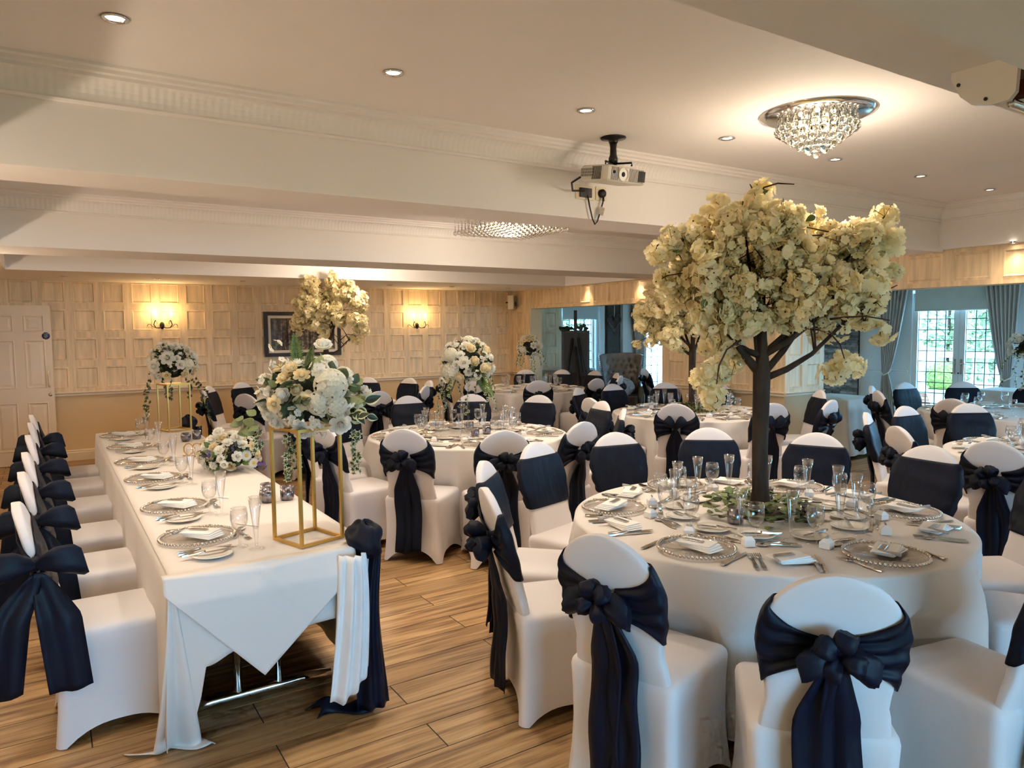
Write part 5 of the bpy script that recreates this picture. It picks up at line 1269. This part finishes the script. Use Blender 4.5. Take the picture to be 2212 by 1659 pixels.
# eucalyptus ring and moss
eu = thing('eucalyptus_garland', 'eucalyptus leaf garland round the foot of the large blossom tree', 'garland', (2.88, 2.275, .7585)); q = random.Random(51)
part('garland_stem', MB().tube([(.15*math.cos(a*.5), .15*math.sin(a*.5), .02) for a in range(13)], .006, 6), 'leaf', eu)
for k in range(190):
    a = q.uniform(0, 2*PI); r_ = q.uniform(.09, .27); z_ = q.uniform(.008, .10)*(1-abs(r_-.17)/.14*.7)
    place_leaf(eu, 'euc', (r_*math.cos(a), r_*math.sin(a), z_), (math.cos(a)+q.uniform(-.9, .9), math.sin(a)+q.uniform(-.9, .9), q.uniform(-.05, .5)), (q.uniform(-.4, .4), q.uniform(-.4, .4), 1), q.uniform(.035, .068))
ms = thing('moss_mound', 'green moss mound round the foot of the second blossom tree', 'moss', (5.93, 5.60, .7585)); mb = MB()
for k in range(1400):
    a = q.uniform(0, 2*PI); r_ = .27*q.random()**.5; c = Vector((r_*math.cos(a), r_*math.sin(a), .09*(1-(r_/.29)**2)*q.uniform(.2, 1.1)+.004)); u_ = sphdir(q)*.016; v_ = u_.orthogonal().normalized()*.009
    mb.add([c-u_, c-v_, c+u_, c+v_], [(0, 1, 2, 3)])
stuff(part('moss_sprigs', mb, 'moss', ms))
# ================================================================== SIDE ROOM FURNITURE
def curtain(name, label, org, rz, wd, ht, tie, tiex, flare=1.0):
    t = thing(name, label, 'curtain', org, rz)
    def fn(u, v):
        z = ht*(1-v); k = abs(z-tie)/(ht-tie) if z > tie else (tie-z)/tie*.45
        g = min(1, k**.7); w_ = lerp(.11, wd, g); cx = lerp(tiex, 0, g)
        x = cx+(u-.5)*w_; return (x, -.03-.028*math.sin(u*PI*15)*(.35+.65*g)-.02*(1-g), z)
    part('drape', MB().sheet(fn, 64, 26, .004), 'curtain', t)
    part('tieback', MB().tube([(tiex-.085, .0, tie+.10), (tiex-.06, -.075, tie+.02), (tiex, -.10, tie-.02), (tiex+.06, -.075, tie+.02), (tiex+.075, 0, tie+.08)], .013, 8), 'trim', t)
    part('heading', MB().box(-wd/2, wd/2, -.05, -.01, ht-.01, ht+.06), 'curtain', t)
# on the side wall local X runs to -Y
curtain('window_curtain', 'striped grey curtain tied back between the slate wall and the french doors', (XA-.10, 6.93, .02), -PI/2, .50, 2.28, .82, -.10)
curtain('window_curtain', 'striped grey curtain tied back on the loudest daylight side of the french doors'.replace('loudest daylight', 'other'), (XA-.10, 5.26, .02), -PI/2, .50, 2.28, .82, .10)
curtain('window_curtain', 'striped grey curtain behind the wing armchair beside the glazed door', (10.12, WB-.06, .02), 0, .34, 2.15, .8, .05)
# dark pier with a wicker heart
pr_ = thing('wall_panel', 'tall dark grey wall panel behind the wing armchair', 'wall panel', (9.49, WB, 0))
part('board', MB().box(-.18, .18, -.05, -.001, .02, 2.3), 'greyrender', pr_)
for x in (-.165, .165): part('edge_bead', MB().box(x-.012, x+.012, -.06, -.045, .02, 2.3), 'darkwood', pr_)
ht = thing('wicker_heart', 'grey wicker heart wreath hanging on the dark wall panel', 'wreath', (9.49, WB-.075, 1.80)); q = random.Random(61)
for k in range(7):
    j = q.uniform(.85, 1.1); pts = []
    for i in range(25):
        a = 2*PI*i/24; x = 16*math.sin(a)**3; z = 13*math.cos(a)-5*math.cos(2*a)-2*math.cos(3*a)-math.cos(4*a); pts.append((x*.0105*j, q.uniform(-.02, .02), z*.012*j))
    part('wicker_strand', MB().tube(pts, .006, 5), 'wicker', ht)
part('hanging_ribbon', MB().box(-.006, .006, -.003, .003, .08, .42), 'trim', ht)
for x0 in (9.15, 9.74): struct(part('trim_pilaster', MB().box(x0, x0+.12, WB-.05, WB+.01, 0, 2.4), 'white'))
# easel holding a framed board, seen from behind
el = thing('easel', 'dark wooden easel standing in the side-room opening', 'easel', (8.05, 10.42, 0), math.radians(-38))
part('mast', MB().box(-.03, .03, -.02, .02, .1, 2.0), 'darkwood', el)
for s_ in (-1, 1): part('leg', MB().tube([(s_*.05, .0, 1.5), (s_*.30, .06, .0)], .022, 6), 'darkwood', el)
part('rear_leg', MB().tube([(.0, -.03, 1.35), (.10, -.42, .0)], .024, 6), 'darkwood', el)
part('tray', MB().box(-.28, .28, -.01, .09, .60, .635), 'darkwood', el); part('cross_bar', MB().box(-.24, .24, -.02, .02, .82, .87), 'darkwood', el)
eb = thing('framed_board', 'dark framed board resting on the easel', 'board', (8.05+.05*math.sin(.66), 10.42+.05*math.cos(.66), .637), math.radians(-38))
part('backing', MB().box(-.22, .22, .02, .035, 0, .98), 'darkwood', eb)
for x in (-.235, .235): part('frame_side', MB().box(x-.02, x+.02, .012, .045, 0, 1.0), 'greyrender', eb)
part('frame_top', MB().box(-.255, .255, .012, .045, .96, 1.0), 'greyrender', eb)
sw = thing('greenery_swag', 'dark leafy swag along the top of the easel board', 'garland', (8.05, 10.42, 1.64), math.radians(-38))
for k in range(26): place_leaf(sw, 'dleaf', (q.uniform(-.25, .2), .02+q.uniform(-.02, .02), q.uniform(0, .06)), (q.uniform(-1, 1), q.uniform(-.4, .4), q.uniform(-.2, 1)), (0, -1, .2), q.uniform(.06, .1))
# wing armchair
wc = thing('wing_armchair', 'grey leather wing armchair with buttoned back and silver studs', 'armchair', (8.78, 10.02, 0), math.radians(-41))
# local -Y faces the room
def wback(u, v):
    x = (u-.5)*lerp(.56, .80, v); z = lerp(.42, 1.22, v); cu_ = (2*u-1)**4
    tuft = 0
    for r_ in range(5):
        for c in range(6):
            bx = -.26+c*.104+(r_ % 2)*.052; bz = .62+r_*.115
            tuft += math.exp(-((x-bx)**2+(z-bz)**2)/.0009)
    return (x, .25+.06*v-.16*cu_*.6+.022*tuft, z-.05*cu_)
part('buttoned_back', MB().sheet(wback, 70, 60, .07), 'leather', wc)
for r_ in range(5):
    for c in range(6):
        bx = -.26+c*.104+(r_ % 2)*.052
        if abs(bx) < .30: part('button', MB().ball((bx, .262+.06*(.2+r_*.115/.8), .62+r_*.115), .012, 8, 5), 'leather', wc)
part('seat', MB().rbox(-.30, .30, -.30, .26, .28, .46, .05), 'leather', wc)
for s_ in (-1, 1):
    part('arm', MB().loft([[(s_*.30, y, z), (s_*.40, y, z), (s_*.41, y, z2), (s_*.31, y, z2)] for y, z, z2 in ((-.26, .12, .58), (0, .12, .62), (.22, .12, .70))], True, True), 'leather', wc)
    st = MB()
    for k in range(22): st.ball((s_*lerp(.285, .405, k/21), .10+.03*k/21, .45+.76*k/21), .009, 6, 4)
    part('stud_trim', st, 'silver', wc)
    for y in (-.25, .22): part('leg', MB().tube([(s_*.30, y, .28), (s_*.31, y, 0)], [.026, .016], 8), 'darkwood', wc)
cs = MB().ball((0, 0, 0), .2, 20, 12, sq=(1.25, .42, .85)); tag(part('cushion', cs, 'cushion', loc=(8.70, 9.93, .62), rot=(math.radians(-12), .05, math.radians(-41))), 'silver crushed velvet cushion on the wing armchair', 'cushion')
# console beside it
co = thing('console_table', 'dark console table with pale top beside the easel', 'table', (8.36, 10.72, 0), math.radians(-20))
part('top', MB().box(-.26, .26, -.17, .17, .90, .94), 'bluewall', co); part('cabinet', MB().box(-.23, .23, -.14, .15, .06, .90), 'darkwood', co)
for x in (-.115, .115): part('door', MB().box(x-.10, x+.10, -.155, -.14, .12, .84), 'greyrender', co)
# cloth-covered side tables in daylight
def cloth_table(x, y, wx, wy, label):
    t = thing('buffet_table', label, 'table', (x, y, 0)); 
    def rg(ex, z, am): 
        out = []
        for k in range(80):
            a = 2*PI*k/80; c, s_ = math.cos(a), math.sin(a); m_ = max(abs(c), abs(s_)); f_ = 1+am*math.sin(a*14)
            out.append(((wx/2+ex)*c/m_*f_, (wy/2+ex)*s_/m_*f_, z))
        return out
    part('cloth', MB().loft([rg(-wx/2+.02, .757, 0), rg(-.02, .757, 0), rg(.002, .748, 0), rg(.01, .6, .01), rg(.03, .3, .03), rg(.045, .06, .045)], True, False), 'cloth', t)
    part('board', MB().box(-wx/2+.02, wx/2-.02, -wy/2+.02, wy/2-.02, .72, .745), 'darkwood', t)
    for sx in (-1, 1):
        for sy in (-1, 1): part('leg', MB().tube([(sx*(wx/2-.12), sy*(wy/2-.12), .72), (sx*(wx/2-.12), sy*(wy/2-.12), 0)], .016, 6), 'chrome', t)
cloth_table(8.62, 5.62, .72, .72, 'small cloth-covered side table beside the slate wall')
cloth_table(11.35, 4.35, .70, 1.5, 'cloth-covered buffet table by the side-room windows')
